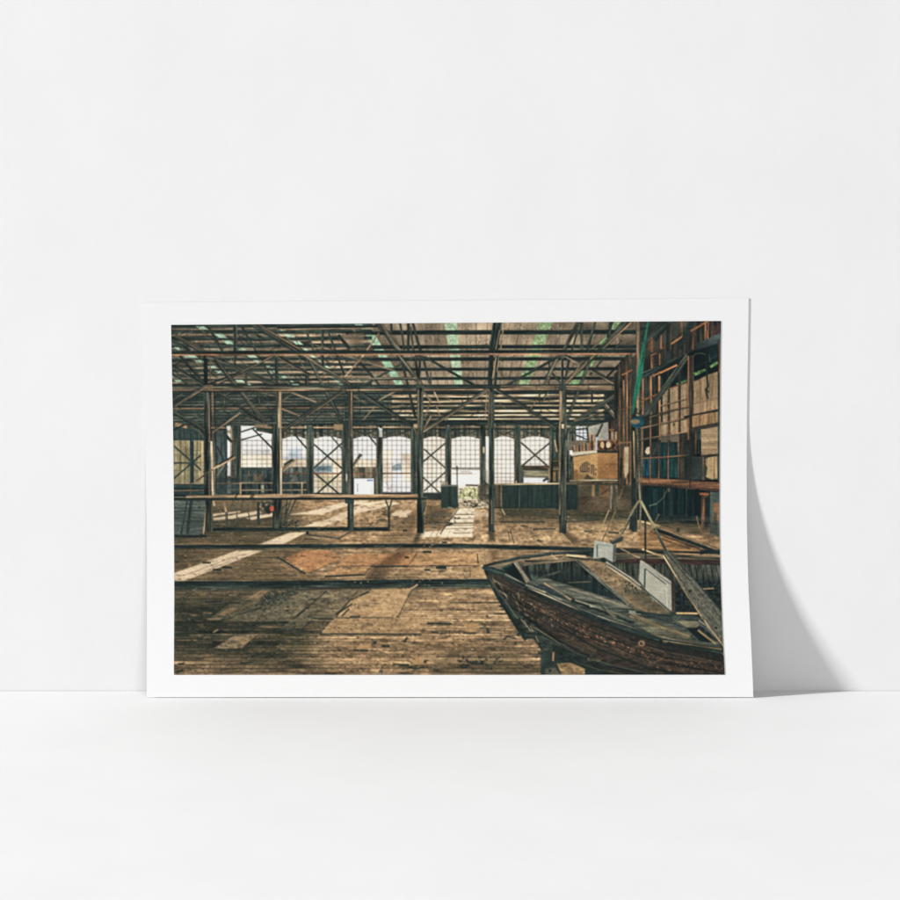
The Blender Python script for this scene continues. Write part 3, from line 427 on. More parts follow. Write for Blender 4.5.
def floor_marks():
    DK = (34, 44, 42)
    # shade and lighter areas painted into the timber floor
    shade([(165, 588), (300, 588), (420, 588), (330, 625), (285, 655), (165, 655)], (120, 136, 136), .85, 20)
    shade([(165, 595), (250, 595), (300, 640), (250, 652), (165, 650)], (150, 165, 168), .7, 14)
    shade([(250, 640), (300, 640), (330, 676), (225, 676)], (130, 142, 140), .7, 14)
    shade([(440, 654), (505, 650), (545, 676), (440, 680)], (130, 140, 138), .7, 12)
    shade([(165, 500), (280, 500), (330, 548), (165, 548)], (120, 132, 136), .9, 16); shade([(165, 549), (275, 549), (300, 582), (165, 582)], (150, 155, 150), .8, 12)
    shade([(500, 505), (720, 505), (720, 528), (560, 522), (500, 520)], (100, 116, 118), .95, 6); shade([(424, 505), (458, 505), (440, 528), (424, 529)], (130, 136, 132), .8, 6)
    shade([(380, 508), (418, 515), (418, 540), (390, 545), (370, 545), (400, 528)], (170, 170, 165), .7, 6)
    P([(330, 640), (380, 634), (440, 626), (500, 640), (480, 655), (350, 662)], (186, 150, 108), a=.3, tx='f', t=.14, soft=16); P([(350, 592), (480, 590), (500, 620), (420, 618), (345, 620)], (180, 148, 110), a=.3, tx='f', t=.14, soft=8)
    P([(430, 535), (630, 530), (640, 545), (430, 546)], (178, 148, 112), a=.5, tx='f', t=.14, soft=5); P([(500, 552), (420, 552), (420, 580), (482, 580)], (176, 148, 114), a=.45, tx='f', t=.14, soft=4)
    P([(570, 525), (640, 520), (640, 540), (560, 540)], (176, 146, 108), a=.5, soft=5, tx='f', t=.14)
    # sunlight across the shed floor
    SU = (238, 212, 180)
    for q in [[(174, 573), (237, 550.5), (263, 550.5), (184, 581), (174, 581)], [(257, 545), (290, 532.5), (307, 532), (282, 545)], [(301, 527.5), (316, 521.5), (336, 521.5), (321, 527.5)], [(324, 521), (358, 505.6), (374, 503), (340, 521)],
              [(290, 514.5), (310, 511), (346, 501.5), (370, 500.5), (340, 508), (322, 514.5)], [(213, 518), (230, 515.5), (260, 510.5), (262, 513), (236, 518.5), (214, 520.5)], [(246, 518), (276, 512), (276, 515.5), (252, 520)], [(353, 509), (395, 502), (400, 504), (380, 508), (354, 514)], [(354, 503), (390, 500.6), (366, 507)],
              [(391, 514.8), (396, 511), (412, 510.6), (407, 517), (398, 517)], [(213, 514), (240, 511), (240, 512.4), (213, 516)]]:
        P(q, SU, a=.88, tx='h', t=.05, soft=.8)
    P([(165, 578), (225, 549), (275, 549), (200, 583)], (222, 190, 150), a=.16, tx='f', t=.2, soft=7); P([(405, 540), (440, 526), (456, 504), (490, 504), (490, 544)], (230, 196, 156), a=.2, tx='f', t=.2, soft=7); P([(290, 530), (345, 500), (420, 500), (400, 520), (330, 534)], (222, 190, 150), a=.16, tx='f', t=.2, soft=8)
    for q in [(184, 569, 214, 560), (178, 577, 200, 570), (205, 571, 250, 553), (225, 560, 250, 552.6), (190, 573, 240, 555)]: L(*q, .8, (150, 130, 106), a=.6)
    P([(418, 537), (424, 531.4), (443, 530.6), (457.6, 508), (475, 508), (472, 537)], (244, 222, 194), a=.95, tx='f', t=.05, soft=.7)
    P([(475, 512), (489, 512), (489, 516), (475, 517)], (218, 192, 160), a=.8, soft=.8); P([(457, 501), (488, 500), (489, 508), (458, 508)], (168, 154, 130), tx='i', t=.25, soft=.8)
    for q in [(455, 514.6, 474, 514.4, 1.2), (448, 523.6, 474, 523, 1.6), (446, 525.2, 474, 525.4, 1.0), (453, 533, 470, 533, 1.2), (474, 521, 489, 521, 1.8), (450, 518.5, 474, 518.6, .8), (444, 529, 474, 528, .8)]: L(*q, (118, 104, 84), a=.8)
    for x in (430, 436, 440, 447): L(x + 3, 531, x, 537, .7, (150, 132, 108), a=.8)
    L(459, 508, 440, 534, 1, (66, 66, 58)); L(502, 509, 505, 515, .8, (150, 134, 106))
    specks([(458, 499), (489, 499), (489, 508), (458, 508)], 60, (70, 66, 56), .8, 1.5, 2); specks([(458, 499), (489, 499), (489, 508), (458, 508)], 35, (216, 196, 166), .8, 1.4, 2)
    # orange sheets of ply
    OR = (176, 127, 88)
    P([(285, 558), (304, 550.4), (329, 550.6), (343.5, 558), (308, 573)], OR, a=.95, tx='f', t=.07); P([(336, 565.4), (351, 554), (417, 553), (408.6, 565.6)], (172, 126, 88), a=.85, tx='f', t=.07); P([(409, 565.2), (417, 553), (477, 553), (478, 564.8)], (180, 140, 100), a=.85, tx='f', t=.08); P([(327, 574.6), (337, 566.4), (370, 566.4), (363, 574.4)], (166, 128, 90), a=.85, tx='f', t=.1)
    P([(478, 553), (492, 552), (492, 564), (479, 564)], (190, 158, 118), a=.5); P([(470, 567), (484, 567), (488, 577), (470, 577)], (190, 154, 114), a=.6)
    shade([(372, 568), (398, 549), (412, 549), (392, 568), (384, 580), (366, 580)], (150, 146, 144), .85, 3); shade([(284, 551), (305, 550), (292, 558), (284, 559)], (160, 156, 150), .7, 3)
    L(277, 557, 305.5, 574, 1.4, K0); L(308, 573, 345, 558.4, .7, (96, 76, 56)); L(325, 576.6, 363, 574.8, 1.5, K0); L(336, 566.2, 480, 565.6, .9, (92, 72, 54)); L(371, 566.4, 408, 566.2, 1.2, K0); L(363.5, 575, 371, 566.5, .7, (110, 86, 60)); L(408.6, 565.6, 417, 553.4, .7, (112, 86, 62)); L(350, 552.6, 440, 552.4, .7, (120, 100, 78), a=.6); L(477.4, 554, 478, 564.6, .8, (110, 90, 70)); L(470, 567, 470, 577, .8, (120, 98, 74)); L(484, 550, 486, 566, .7, (120, 98, 76))
    for q in [(427.4, 569.8, 2.8), (441, 567.8, 5.2), (206.5, 562.6, 4), (217, 569.6, 4.2), (227, 567.3, 4.6), (444.5, 542.3, 2.5), (405, 530.4, 2), (176, 562, 3), (407, 557.4, 2), (443, 567, 3)]: L(q[0] - q[2], q[1], q[0] + q[2], q[1] + .2, 1.7, K0, t=.1)
    L(423, 551.9, 431.5, 552, 1.9, K0); L(436.6, 567.6, 445.4, 567.4, 2.4, K0)
    # beam shadows and posts' shadows
    shade([(412, 543), (419, 530), (424, 533), (416, 544)], (110, 116, 116), .9, 2); shade([(488.6, 531), (494.6, 531), (495, 541), (489, 541)], (110, 114, 112), .9, 1.5); shade([(489, 549), (497, 549), (498, 560), (490, 563)], (150, 146, 140), .7, 3); shade([(559, 532), (566, 531), (580, 542), (572, 543)], (110, 112, 108), .85, 2)
    # the three long sleepers
    def sleeper(pts, h0, lower, cap=None):
        for (xa, ya), (xb, yb) in zip(pts[:-1], pts[1:]):
            L(xa, ya + h0 / 2 + lower * .4, xb, yb + h0 / 2 + lower * .4, h0 + lower * .8, (48, 53, 47), t=.3, soft=.8 + lower * .25); L(xa, ya + h0 / 2, xb, yb + h0 / 2, h0, (27, 35, 34), t=.3)
            L(xa, ya - .6, xb, yb - .6, .8, (150, 126, 96), a=.45, t=.5)
    sleeper([(213, 527.8), (300, 527.4), (388, 527.2)], 3, 1); sleeper([(174, 545), (300, 544.4), (400, 543.8), (480, 544.2), (540, 546), (640, 549), (720, 550)], 3, 1.4); sleeper([(174, 581.4), (300, 580.8), (400, 579.6), (490, 579.2)], 4.8, 5)
    for i in range(40): x = rng.uniform(176, 486); L(x, rng.uniform(582, 589), x + rng.uniform(3, 14), rng.uniform(582, 589), .7, (70, 78, 70), a=.35)
    for x, y in [(355, 582), (361, 583), (368, 581.6), (413, 580.6), (420, 581.6), (423, 580), (412, 585), (425, 585), (429, 585.5), (430, 580), (442, 583), (424, 546), (430, 547), (432, 545)]: E(x, y, .9, .7, (136, 120, 94), a=.85)
    for xa, xb in [(374, 384), (390, 402), (509, 520)]: L(xa, 546, xb, 546.2, .8, (96, 88, 72), a=.7)
    L(193, 590, 197, 588.4, .9, (110, 112, 98)); L(211, 590.4, 216, 589, .9, (120, 116, 98))
    # boards and mats in front
    MT = (158, 128, 94)
    P([(206, 621), (232, 602), (262, 590.6), (306, 590.6), (265, 606), (228, 618)], (112, 102, 80), a=.5, tx='f', t=.15); P([(217, 615), (232, 607), (238, 609), (224, 616)], (140, 112, 86), a=.7)
    P([(229, 617.6), (262, 607), (300, 590.6), (326, 590.6), (290, 620), (250, 622.4)], (108, 100, 82), a=.8, tx='f', t=.14); P([(296, 618), (327, 590.6), (358, 590.4), (333, 617.6)], (114, 103, 83), a=.85, tx='f', t=.14)
    P([(260, 590.6), (268, 590.6), (262, 598), (245, 600)], (150, 124, 92), a=.7)
    P([(276, 631), (297, 616.6), (313, 617.5), (302, 629.4)], (100, 92, 74), a=.6, tx='f', t=.14)
    P([(333.6, 617.4), (352, 600), (371, 589.6), (412, 588.6), (397.6, 617.4)], (180, 147, 109), a=.9, tx='f', t=.08); P([(320, 633.6), (334, 618.4), (425.6, 618), (420.6, 633.8)], (168, 137, 101), a=.92, tx='f', t=.09); P([(405, 618), (425, 618), (421, 633), (404, 633)], (160, 130, 96), a=.5, tx='f', t=.1)
    for q in [(229, 617.8, 262, 607.4, 1.3), (297, 616.6, 327, 590.8, 1.0), (352, 600, 371, 589.4, .8), (336, 617, 358, 590.6, .9), (314, 618.9, 333.6, 618.9, 2.0), (250, 622.6, 287, 622.4, 1.4), (279, 629.7, 304, 629.7, 1.2), (320, 634.1, 421, 634.5, 2.0), (427, 623.4, 451, 623.7, 2.0), (397.6, 617.4, 412, 589, .7), (302, 629.4, 314, 618, .9), (334, 617.8, 400, 617.6, .6), (213, 649.4, 241, 649, 1.2), (320, 634, 322, 632, 1.6)]:
        L(*q, (34, 40, 36), t=.3, a=.8, soft=.7)
    L(351, 598, 369, 590, 1.2, (150, 138, 110), a=.6); L(410, 589.4, 417.6, 584.6, 1.6, (156, 134, 102)); L(360, 595.4, 369, 592.2, 1.4, K0)
    P([(213, 648.6), (235.6, 634.4), (257.6, 634.2), (241, 648.6)], (142, 123, 97), a=.95, tx='f', t=.12); P([(238, 641), (257, 634.4), (254, 638), (241, 648.4)], (156, 126, 92), a=.6)
    L(250.6, 656.6, 263, 653.6, 1.8, K0); L(240, 663, 252, 662.4, 1.4, K0); L(176, 672.5, 183, 670, 1.8, K0); L(178, 664, 184, 663.6, 1.4, K0); L(213, 632.6, 218, 629.6, 1.4, (150, 130, 98)); L(205, 602, 222, 601.6, 1.3, K0); L(224, 603, 240, 602.8, 1, K1)
    for i in range(240):
        x = rng.uniform(176, 540); y = rng.uniform(592, 674); k = (y - 585) / 90
        L(x, y, x + rng.uniform(6, 26) * (.5 + k), y + rng.uniform(-.3, .3), rng.uniform(.8, 2.2), [(188, 156, 116), (70, 66, 56), (120, 104, 82)][rng.integers(3)], a=rng.uniform(.1, .38), soft=1, t=.4)
        if rng.random() < .35: L(x, y, x + rng.uniform(-1, 1), y + 2.6, .7, (50, 50, 44), a=.6)
    # heap of debris
    hp = [(254, 607), (262, 597), (272, 590.6), (284, 592), (295, 587), (297, 592), (284, 600), (270, 606)]
    P(hp, (60, 62, 54), a=.75, tx='i', t=.3, soft=2); specks(hp, 150, (38, 42, 38), .9, 1.8, 1.3, .7, .5); specks(hp, 130, (120, 104, 80), .6, 1.1, 1.2, .75, -.6); specks(hp, 60, (44, 46, 41), .6, 1.0, 1.5, .8, 1.2)
    specks([(240, 600), (300, 590), (290, 612), (230, 620)], 50, (40, 46, 42), .8, 1.4, 2)
    # scraps
    for pts in [[(354, 649.6), (358, 650.6), (368, 650.6)], [(393, 664), (400, 664.4), (408, 665)], [(408, 667.4), (416, 669), (424, 667)], [(463, 633), (470, 633.8), (476, 632.8)], [(480, 628), (486, 626.4)], [(466, 661), (474, 664), (484, 663)], [(388, 646), (389, 646.4)], [(504, 640), (507, 636.4), (516, 638.4)]]: PL(pts, 1.5, (30, 38, 35), t=.3, a=.85, soft=.8)
    P([(465, 631.6), (466, 624), (473, 622.6), (479, 625), (476, 632)], (178, 142, 102)); P([(409, 666), (412, 656), (424, 655.6), (425, 664)], (176, 142, 100), a=.8); P([(356, 649), (360, 643.6), (371, 643.6), (371, 648)], (172, 136, 98), a=.8)
    for q in [(404, 642, 407.6, 637.4, 2.6), (374, 643, 376, 642, 2.6), (382, 646, 389, 645.6, 2), (424.6, 663, 426, 660, 2.6), (487.4, 628, 488.4, 633.6, 2.8), (357, 638, 358.6, 637, 1.6), (499, 606, 503, 606.4, 2.2), (486, 616.4, 488, 615.6, 2), (431, 632, 438, 633, 1.6), (450, 602.6, 501, 602.6, 1.0), (471, 649, 473.6, 650, 2.2), (517, 634, 520, 635, 3), (538, 653, 543, 653.4, 2.6), (379, 671, 383, 671.6, 2.2), (453, 619, 458, 619, 1), (336, 614, 352, 604, 1.6), (342, 616, 349, 609, 1.4), (350, 616.6, 360, 616.4, 1.4)]: L(*q, (30, 38, 35), t=.3, a=.85, soft=.8)
    E(472.4, 649.4, 1.6, .9, (214, 190, 160)); L(491, 611, 496, 611, 1, (180, 160, 130), a=.7)
    big = [(300, 625), (540, 600), (545, 672), (175, 672), (175, 655)]
    specks(big, 420, (42, 46, 42), .6, 1.3, 1.8, .75); specks(big, 170, (206, 172, 128), .6, 1.1, 2.0, .55); specks([(452, 655), (500, 655), (495, 670), (462, 670)], 60, (26, 34, 34), 1, 1.8, 1.6)
    specks([(175, 592), (330, 592), (300, 655), (175, 655)], 220, (30, 42, 42), .6, 1.3, 3.0, .7); specks([(175, 592), (330, 592), (300, 672), (175, 672)], 190, (136, 120, 92), .5, 1.0, 3.0, .5)
    specks([(214, 500), (420, 500), (640, 520), (640, 545), (175, 545), (175, 536)], 260, (58, 60, 54), .6, 1.2, 3.2, .65); specks([(175, 550), (330, 550), (480, 552), (480, 578), (175, 580)], 180, (64, 62, 54), .6, 1.2, 3.5, .6); specks([(214, 500), (620, 512), (620, 545), (175, 545)], 130, (200, 168, 130), .5, 1.0, 3.5, .5); specks([(175, 552), (300, 552), (300, 578), (185, 580)], 80, (180, 150, 114), .5, 1, 4, .55)
    specks([(360, 505), (420, 515), (420, 530), (360, 525)], 60, (48, 50, 44), .8, 1.5, 3, .8); specks([(424, 516), (460, 516), (448, 528), (424, 528)], 40, (40, 46, 42), .8, 1.5, 2, .8)
    for y in (514.8, 516.8, 523): L(424, y, 452, y - .3, 1.2, (60, 62, 54), a=.7); 
    for q in [(500, 522, 545, 522, 1.6), (521, 526, 528, 526.4, 1.6), (533, 529.4, 556, 528.8, 1.8), (537, 540, 542, 542, 2), (566, 522, 600, 520, 1.4), (584, 531, 592, 532, 1.8), (608, 532.4, 619, 533, 2.2), (510, 529, 514, 543, .8), (508, 531, 510, 541, .7), (546, 518, 600, 519, 1), (585, 519, 587, 517, 1.4), (620, 517, 630, 518, 1.4), (500, 549, 520, 549.6, 1)]: L(*q, (54, 56, 49), a=.85)
    L(561, 533, 572, 544, .8, (200, 176, 140), a=.8)

def floor_right():
    # right: lit planks and rails
    P([(638, 534), (660, 529), (700, 548), (698, 551), (638, 551)], (140, 106, 72), a=.75, tx='h', t=.2, soft=2); L(638, 521, 660, 526, 2.4, (186, 158, 118)); L(660, 526, 676, 530, 2.4, (150, 122, 90)); E(678, 530, 2, 2, K0); R(656, 517, 720, 534, (70, 66, 54), a=.45, tx='h', t=.3, soft=3)
    for q in [(654, 529, 720, 553, 3.2, K0), (660, 528, 720, 549.4, 1.6, (138, 116, 88)), (650, 531, 700, 549, 1.6, (90, 70, 52)), (646, 534, 690, 549, 1.8, (110, 82, 56)), (655, 522, 659, 514, 1.2, (96, 90, 74)), (696.4, 516, 700, 530, 1.4, (120, 100, 76)), (703, 514, 701, 532, 1.4, (130, 102, 76)), (710, 532, 720, 536, 1.6, K1)]: L(*q)

def bench():
    # left cabinet, bench legs, trestles
    P([(174, 500), (206, 500), (203.4, 535.4), (174, 535.4)], (82, 90, 84), tx='h', t=.14); 
    for y in (511.4, 518.4, 525.6): L(174, y, 204, y - .6, 1.2, (44, 56, 55))
    L(187.4, 501, 181, 534, 1.6, (38, 50, 50)); L(191.4, 500, 187.6, 534, 3, (40, 52, 50)); L(206.6, 504, 203.4, 534, 1.2, (170, 138, 100)); L(198, 507.6, 201, 507.4, 1.5, K1); R(174, 535, 206, 537.6, K0); L(204, 536, 207, 536, 1.4, K0)
    R(205.6, 499, 212, 531, (48, 50, 44), tx='v', t=.4)
    L(213.4, 501, 214.4, 506, 2, (200, 170, 136)); L(223.6, 501, 226.4, 512, 2, (190, 160, 128)); L(227, 512, 227.4, 527, 1.2, K2); L(225.6, 512, 226, 526, .9, (90, 84, 70))
    for q in [(233, 500, 230, 511), (238, 500, 236.6, 519), (237, 517, 235, 524), (238, 518, 240.6, 526), (244, 500, 247, 508), (247, 504, 250, 522), (252, 500, 248, 508), (232, 510, 240, 509), (243, 500, 241, 508), (228, 512, 232, 506)]: L(*q, 1.1, (82, 82, 70))
    R(257, 502, 259.8, 524, (48, 56, 52)); R(261, 502, 275, 512, (40, 46, 42), a=.9, soft=1); specks([(258, 501), (276, 501), (276, 512), (260, 512)], 40, (170, 144, 112), .8, 1.6, 1.5); E(269, 509.5, 3.2, 4.6, (44, 40, 38)); E(272, 508.6, 2.4, 2.8, (168, 82, 64))
    R(274, 499, 282, 528, (52, 54, 48), tx='v', t=.4)
    for q in [(295.6, 500, 284, 526), (291, 500, 283, 524), (287, 500, 285.6, 514), (282, 509, 288, 503)]: L(*q, 1.3, (46, 52, 47))
    specks([(282, 522), (300, 522), (296, 530), (276, 530)], 30, K0, 1, 1.8, 1.6)
    E(307.4, 533, 1.4, 2, K0); L(308, 535, 340, 538.4, 1.3, (50, 54, 49)); L(340, 538, 352, 531, 1.4, (60, 62, 55), a=.8); L(304, 539, 320, 539.6, .9, (60, 60, 52)); L(312, 537, 320, 539, 1, (190, 166, 134), a=.7)
    R(347.6, 499, 353.6, 530, (40, 45, 41), tx='v', t=.4); R(345, 499, 354, 503.4, K1); L(389, 508, 389, 531, 2, (44, 47, 42)); PL([(385.6, 500), (389, 509)], 1.6, K1); PL([(392, 500), (389, 509)], 1.4, K1); R(418, 499, 424, 532.6, (44, 48, 43), tx='v', t=.4); L(427, 499, 424, 515, 1.6, (120, 104, 80)); R(424, 497, 427, 502, (112, 98, 76)); L(426, 503, 424, 512, .9, K1)
    # bench top
    L(172, 497.2, 280, 496.6, 1.6, (84, 84, 72), t=.4); P([(186, 495.6), (281, 493.8), (350, 494.4), (418, 494.2), (418, 497.4), (186, 498)], (178, 150, 118), tx='h', t=.16); L(352, 497.2, 418, 497, 1.2, (168, 128, 84)); L(172, 499.4, 350, 498.6, 2.2, K0, t=.3); L(350, 499, 427, 498.8, 1.7, K0); L(172, 494.4, 204, 494, 1, K1)
    for x in (236, 251, 253): L(x + 2, 493.4, x - 1, 498, 1.2, (60, 58, 50))

def boat():
    GR = (94, 97, 88)
    # inside of the hull first
    P([(483, 566), (500, 561.5), (522, 556.6), (545, 553.4), (592, 550), (640, 552.6), (730, 557), (730, 655), (640, 630), (560, 602)], (34, 42, 40), tx='v', t=.25)
    P([(490, 566.6), (522, 559), (577, 555), (594, 557), (577, 561), (523, 565.4), (505, 570)], (118, 102, 80), tx='h', t=.2); P([(494, 567.6), (520, 561), (528, 565), (512, 573)], (92, 90, 78))
    # ribs and planks seen inside
    P([(522, 566), (577, 560.6), (600, 581), (610, 592), (575, 586), (545, 577.4), (533, 580)], (46, 52, 47), tx='v', t=.4)
    P([(524, 572), (560, 570), (594, 578), (612, 596), (575, 588), (545, 578)], (24, 33, 33), a=.85, soft=2, t=.2)
    for x in (530, 537, 543, 548, 553, 559, 564, 569, 574): L(x, 567 + rng.uniform(-1, 1), x + .6, 576 + (x - 530) * .1, 1.0, (86, 86, 74), a=.45); L(x + 2.4, 566.5, x + 3, 577, 1.2, K0, a=.5)
    L(536, 579, 560, 571.6, 2.2, (78, 80, 70), a=.8); L(568, 582.6, 590, 581.6, 1.1, (92, 88, 72), a=.8); L(595, 576, 594.6, 598, 4.8, (16, 25, 26)); specks([(530, 568), (575, 562), (598, 582), (560, 582)], 60, (96, 92, 78), .6, 1.2, 1.5, .5)
    # small fore hatch
    P([(501.6, 568.2), (514, 562.6), (527, 583), (517, 579.6)], (22, 33, 34), t=.2); L(503, 568, 512, 564.6, 1.2, (50, 66, 66)); L(502, 570, 515, 579, 1, (66, 72, 66))
    L(515.4, 562, 528.6, 582.4, 3.6, (128, 122, 104), w1=4.4, e=(160, 148, 124), s=-1); L(518.4, 563, 530, 580.6, .8, (70, 70, 62))
    # far gunwale
    PL([(484, 566.2), (500, 562), (520, 557.2), (545, 554), (592, 551)], 2.6, (50, 58, 54), e=(86, 86, 76)); PL([(486, 567.6), (502, 563.6), (522, 559)], 1, (150, 136, 112), a=.7); PL([(530, 558.6), (552, 556), (565, 554.8)], 1.4, (166, 138, 106)); L(525, 561, 545, 562, 1.8, K0)
    L(551, 555, 557, 559, 1.6, (176, 150, 116)); PL([(559, 559), (566, 555), (586, 556.6)], 2.2, (158, 136, 106)); PL([(568, 557), (588, 559.6)], 1.4, K0); PL([(523, 564.6), (552, 561.6), (577, 559.6)], 2, (122, 108, 86), e=(70, 68, 58))
    L(588, 559.4, 598, 560.4, 2, (56, 52, 44)); L(590, 558.4, 600, 559, 1, (150, 130, 100))
    # far side to the right: deck, rail, inner planking
    P([(614, 549.6), (650, 550), (722, 555), (722, 562), (614, 560)], (66, 64, 55), tx='h', t=.3)
    for q in [(616, 551, 722, 553.4, 1.4, K0), (616, 553.6, 662, 554.6, 1.2, (150, 128, 96)), (670, 553, 722, 556.4, 2.0, (164, 134, 98)), (664, 549.6, 700, 551, 1.2, (170, 128, 86)), (700, 554, 706, 552.8, 1.6, K0), (616, 557, 722, 559.4, 1.2, (112, 100, 80)), (632, 555, 640, 557.6, 1.2, (186, 164, 130)), (668, 557, 690, 556, 1, K0), (620, 548, 630, 553, 1.2, (176, 150, 116)), (622, 540, 632, 547, 1.2, (150, 130, 104)), (642, 549, 664, 557, 2, (186, 162, 124))]: L(*q)
    P([(614, 560), (640, 558.6), (722, 560), (722, 565), (614, 563.6)], (52, 36, 32), tx='h', t=.2); P([(614, 563.6), (722, 565), (722, 600), (620, 585)], (64, 66, 58), tx='v', t=.35)
    for x in np.arange(617, 720, 5.2): L(x, 565, x + 4, 584, 1.3, K0, a=.7); L(x + 2, 566, x + 5, 582, 1, (112, 104, 86), a=.45)
    P([(660, 582), (722, 578), (722, 612), (672, 612)], (24, 32, 32), a=.85, tx='i', t=.35, soft=4); specks([(672, 590), (720, 582), (720, 608), (674, 610)], 70, (92, 90, 76), .7, 1.4, 2.2, .5); L(701, 589, 714, 588.4, 1.2, (130, 112, 86))
    # deck boards on the near side
    P([(524, 584), (532, 580), (545, 577.6), (575, 587), (600, 595.4), (630, 603.6), (672, 619), (720, 643), (722, 650), (680, 641), (640, 629), (600, 615), (560, 599), (540, 591)], (70, 74, 67), tx='h', t=.2)
    P([(528, 582.4), (545, 578.4), (575, 588), (600, 596), (628, 604), (628, 609), (590, 601), (555, 590)], (92, 94, 84), tx='h', t=.14, soft=.8)
    for q in [(540, 584, 575, 599, 1.2, K0), (534, 586, 630, 622, 1.4, (36, 44, 43)), (548, 592, 634, 623, 1.6, K0), (571, 588.6, 630, 608, .9, (150, 138, 114)), (575, 600, 640, 621, 1.4, (112, 108, 92)), (600, 607, 632, 624, 1.2, K1), (560, 588, 600, 600, .8, (66, 72, 68)), (545, 589, 552, 586, 1.2, K1)]: L(*q)
    L(544, 583, 571.6, 599.6, 3.2, (138, 122, 98), e=K1, s=1); E(543.4, 592, 2.6, 1.4, (176, 160, 132)); L(590, 606.4, 602, 606.8, 1.8, (150, 150, 132)); L(603, 606.8, 616, 617.6, 3, (132, 128, 108), e=K1, s=-1); L(600, 604, 606, 610, 1.2, K1); L(572, 600, 574, 601.4, 2, K0)
    P([(536, 583), (552, 588), (566, 596), (556, 595), (540, 588)], (52, 64, 64), a=.8, soft=1)
    # centre plank walk
    P([(577, 560), (588, 560), (606, 562.6), (632, 580), (656, 594), (672, 612), (660, 614), (646, 612.4), (628, 603.4), (600, 581)], (132, 112, 86), tx='f', t=.1)
    P([(618, 588), (640, 586), (668, 612), (648, 610)], (84, 80, 66), a=.75, soft=4); specks([(590, 564), (606, 564), (640, 588), (664, 610), (630, 602), (605, 580)], 130, (58, 60, 52), .7, 1.6, 1.4, .8); specks([(590, 564), (606, 564), (640, 588), (664, 610), (630, 602)], 60, (186, 158, 118), .6, 1.1, 1.6, .6); specks([(622, 580), (634, 584), (640, 594), (624, 592)], 60, (30, 38, 38), .8, 1.8, 1.2, .9); specks([(622, 580), (636, 584), (640, 594), (624, 592)], 25, (190, 180, 150), .6, 1.1, 1.2, .8)
    PL([(577, 560), (600, 580), (629, 604.4)], 3.2, (96, 98, 89), e=(128, 120, 100), s=-1); PL([(575.4, 561.4), (598, 581.6), (626, 604.6)], 1, K0)
    P([(628, 603.6), (646, 612), (672, 613), (690, 622), (640, 614)], (96, 92, 76), a=.8, tx='f', t=.2)
    for d, c in [(0, (196, 190, 168)), (-2.2, (70, 72, 64)), (1.9, (86, 84, 72)), (3.4, (178, 168, 144))]: PL([(606, 562 + d), (630, 577.4 + d), (641, 586 + d)], 1.2, c)
    # near gunwale right part
    for q in [(629, 611.6, 641, 613.4, 3.2, (124, 126, 114)), (641, 613, 722, 640, 1.2, K1), (636, 612, 672, 617, 2.4, K1), (630, 615, 690, 636, 4, (120, 110, 86)), (634, 618, 680, 636, 1, (70, 66, 54)), (672, 617, 700, 640, 2.2, (70, 76, 70)), (676, 613.2, 698, 613.4, 1.8, (204, 168, 118)), (717, 613.4, 722, 613.4, 1.6, (204, 168, 118)), (672, 616.4, 702, 618.4, 4, (62, 68, 64)), (648, 614, 672, 620, 4, (44, 50, 48))]: L(*q)
    P([(677, 621), (699, 621), (702, 624), (696, 627.6), (686, 627.4)], (134, 128, 106), t=.1); PL([(698, 622), (706, 627), (722, 641.6)], 4.2, (98, 103, 96), e=(130, 128, 114)); P([(686, 628), (697, 628), (712, 643), (700, 641)], (24, 30, 31)); L(698, 630, 716, 644, 2.2, (146, 126, 92)); P([(630, 618), (660, 626), (700, 642), (690, 643), (650, 634)], (112, 104, 82), a=.5, tx='h', t=.2)
    # hull planking, bow to the right edge
    hull = [(483, 566), (487, 570.6), (505, 577), (525, 588.4), (545, 597), (570, 608), (600, 621), (630, 632.6), (670, 645), (730, 656), (730, 690), (541, 690), (541, 668), (542, 651), (534, 639), (524, 638), (518, 629), (491, 587), (486, 575)]
    P(hull, (40, 37, 33), tx='i', t=.15)
    P([(486, 572), (505, 580), (545, 602), (600, 626), (670, 650), (730, 662), (730, 690), (640, 690), (600, 664), (560, 640), (520, 610)], (66, 53, 44), tx='f', t=.16, a=.9, soft=3)
    P([(489, 580), (520, 614), (560, 645), (610, 670), (640, 684), (541, 690), (541, 668), (542, 651), (534, 639), (524, 638)], (44, 49, 43), tx='f', t=.25, a=.95, soft=2)
    band = [(500, 584), (530, 596), (570, 614), (620, 634), (680, 654), (722, 664), (722, 675), (660, 672), (610, 650), (560, 626), (520, 602)]
    specks(band, 800, (122, 92, 70), .5, 1.0, 5.5, .6, .45); specks(band, 800, (30, 29, 27), .5, 1.1, 5, .7, .45); specks(band, 90, (70, 60, 52), .6, 1.0, 3, .7, 1.4)
    core = [(520, 597), (570, 620), (620, 641), (660, 657), (655, 664), (610, 647), (565, 628), (525, 605)]
    specks(core, 300, (170, 124, 92), .6, 1.4, 2.2, .75, .42); specks(core, 120, (30, 28, 26), .6, 1.2, 2, .8, .5); specks(core, 110, (212, 170, 136), .6, 1.2, 1.5, .8, .42); specks([(640, 648), (722, 664), (722, 674), (650, 670)], 150, (146, 110, 86), .6, 1.2, 1.8, .6, .25)
    for pts in [[(496, 580), (501, 586), (505, 595)], [(503, 590), (508, 600)], [(512, 594), (517, 602), (520, 611)], [(524, 620), (531, 632)], [(530, 626), (533, 632)], [(493, 578), (497, 587)], [(518, 592), (519, 600)], [(536, 636), (538, 642)], [(521, 619), (527, 627)]]: PL(pts, 1.0, (150, 136, 112), a=.75)
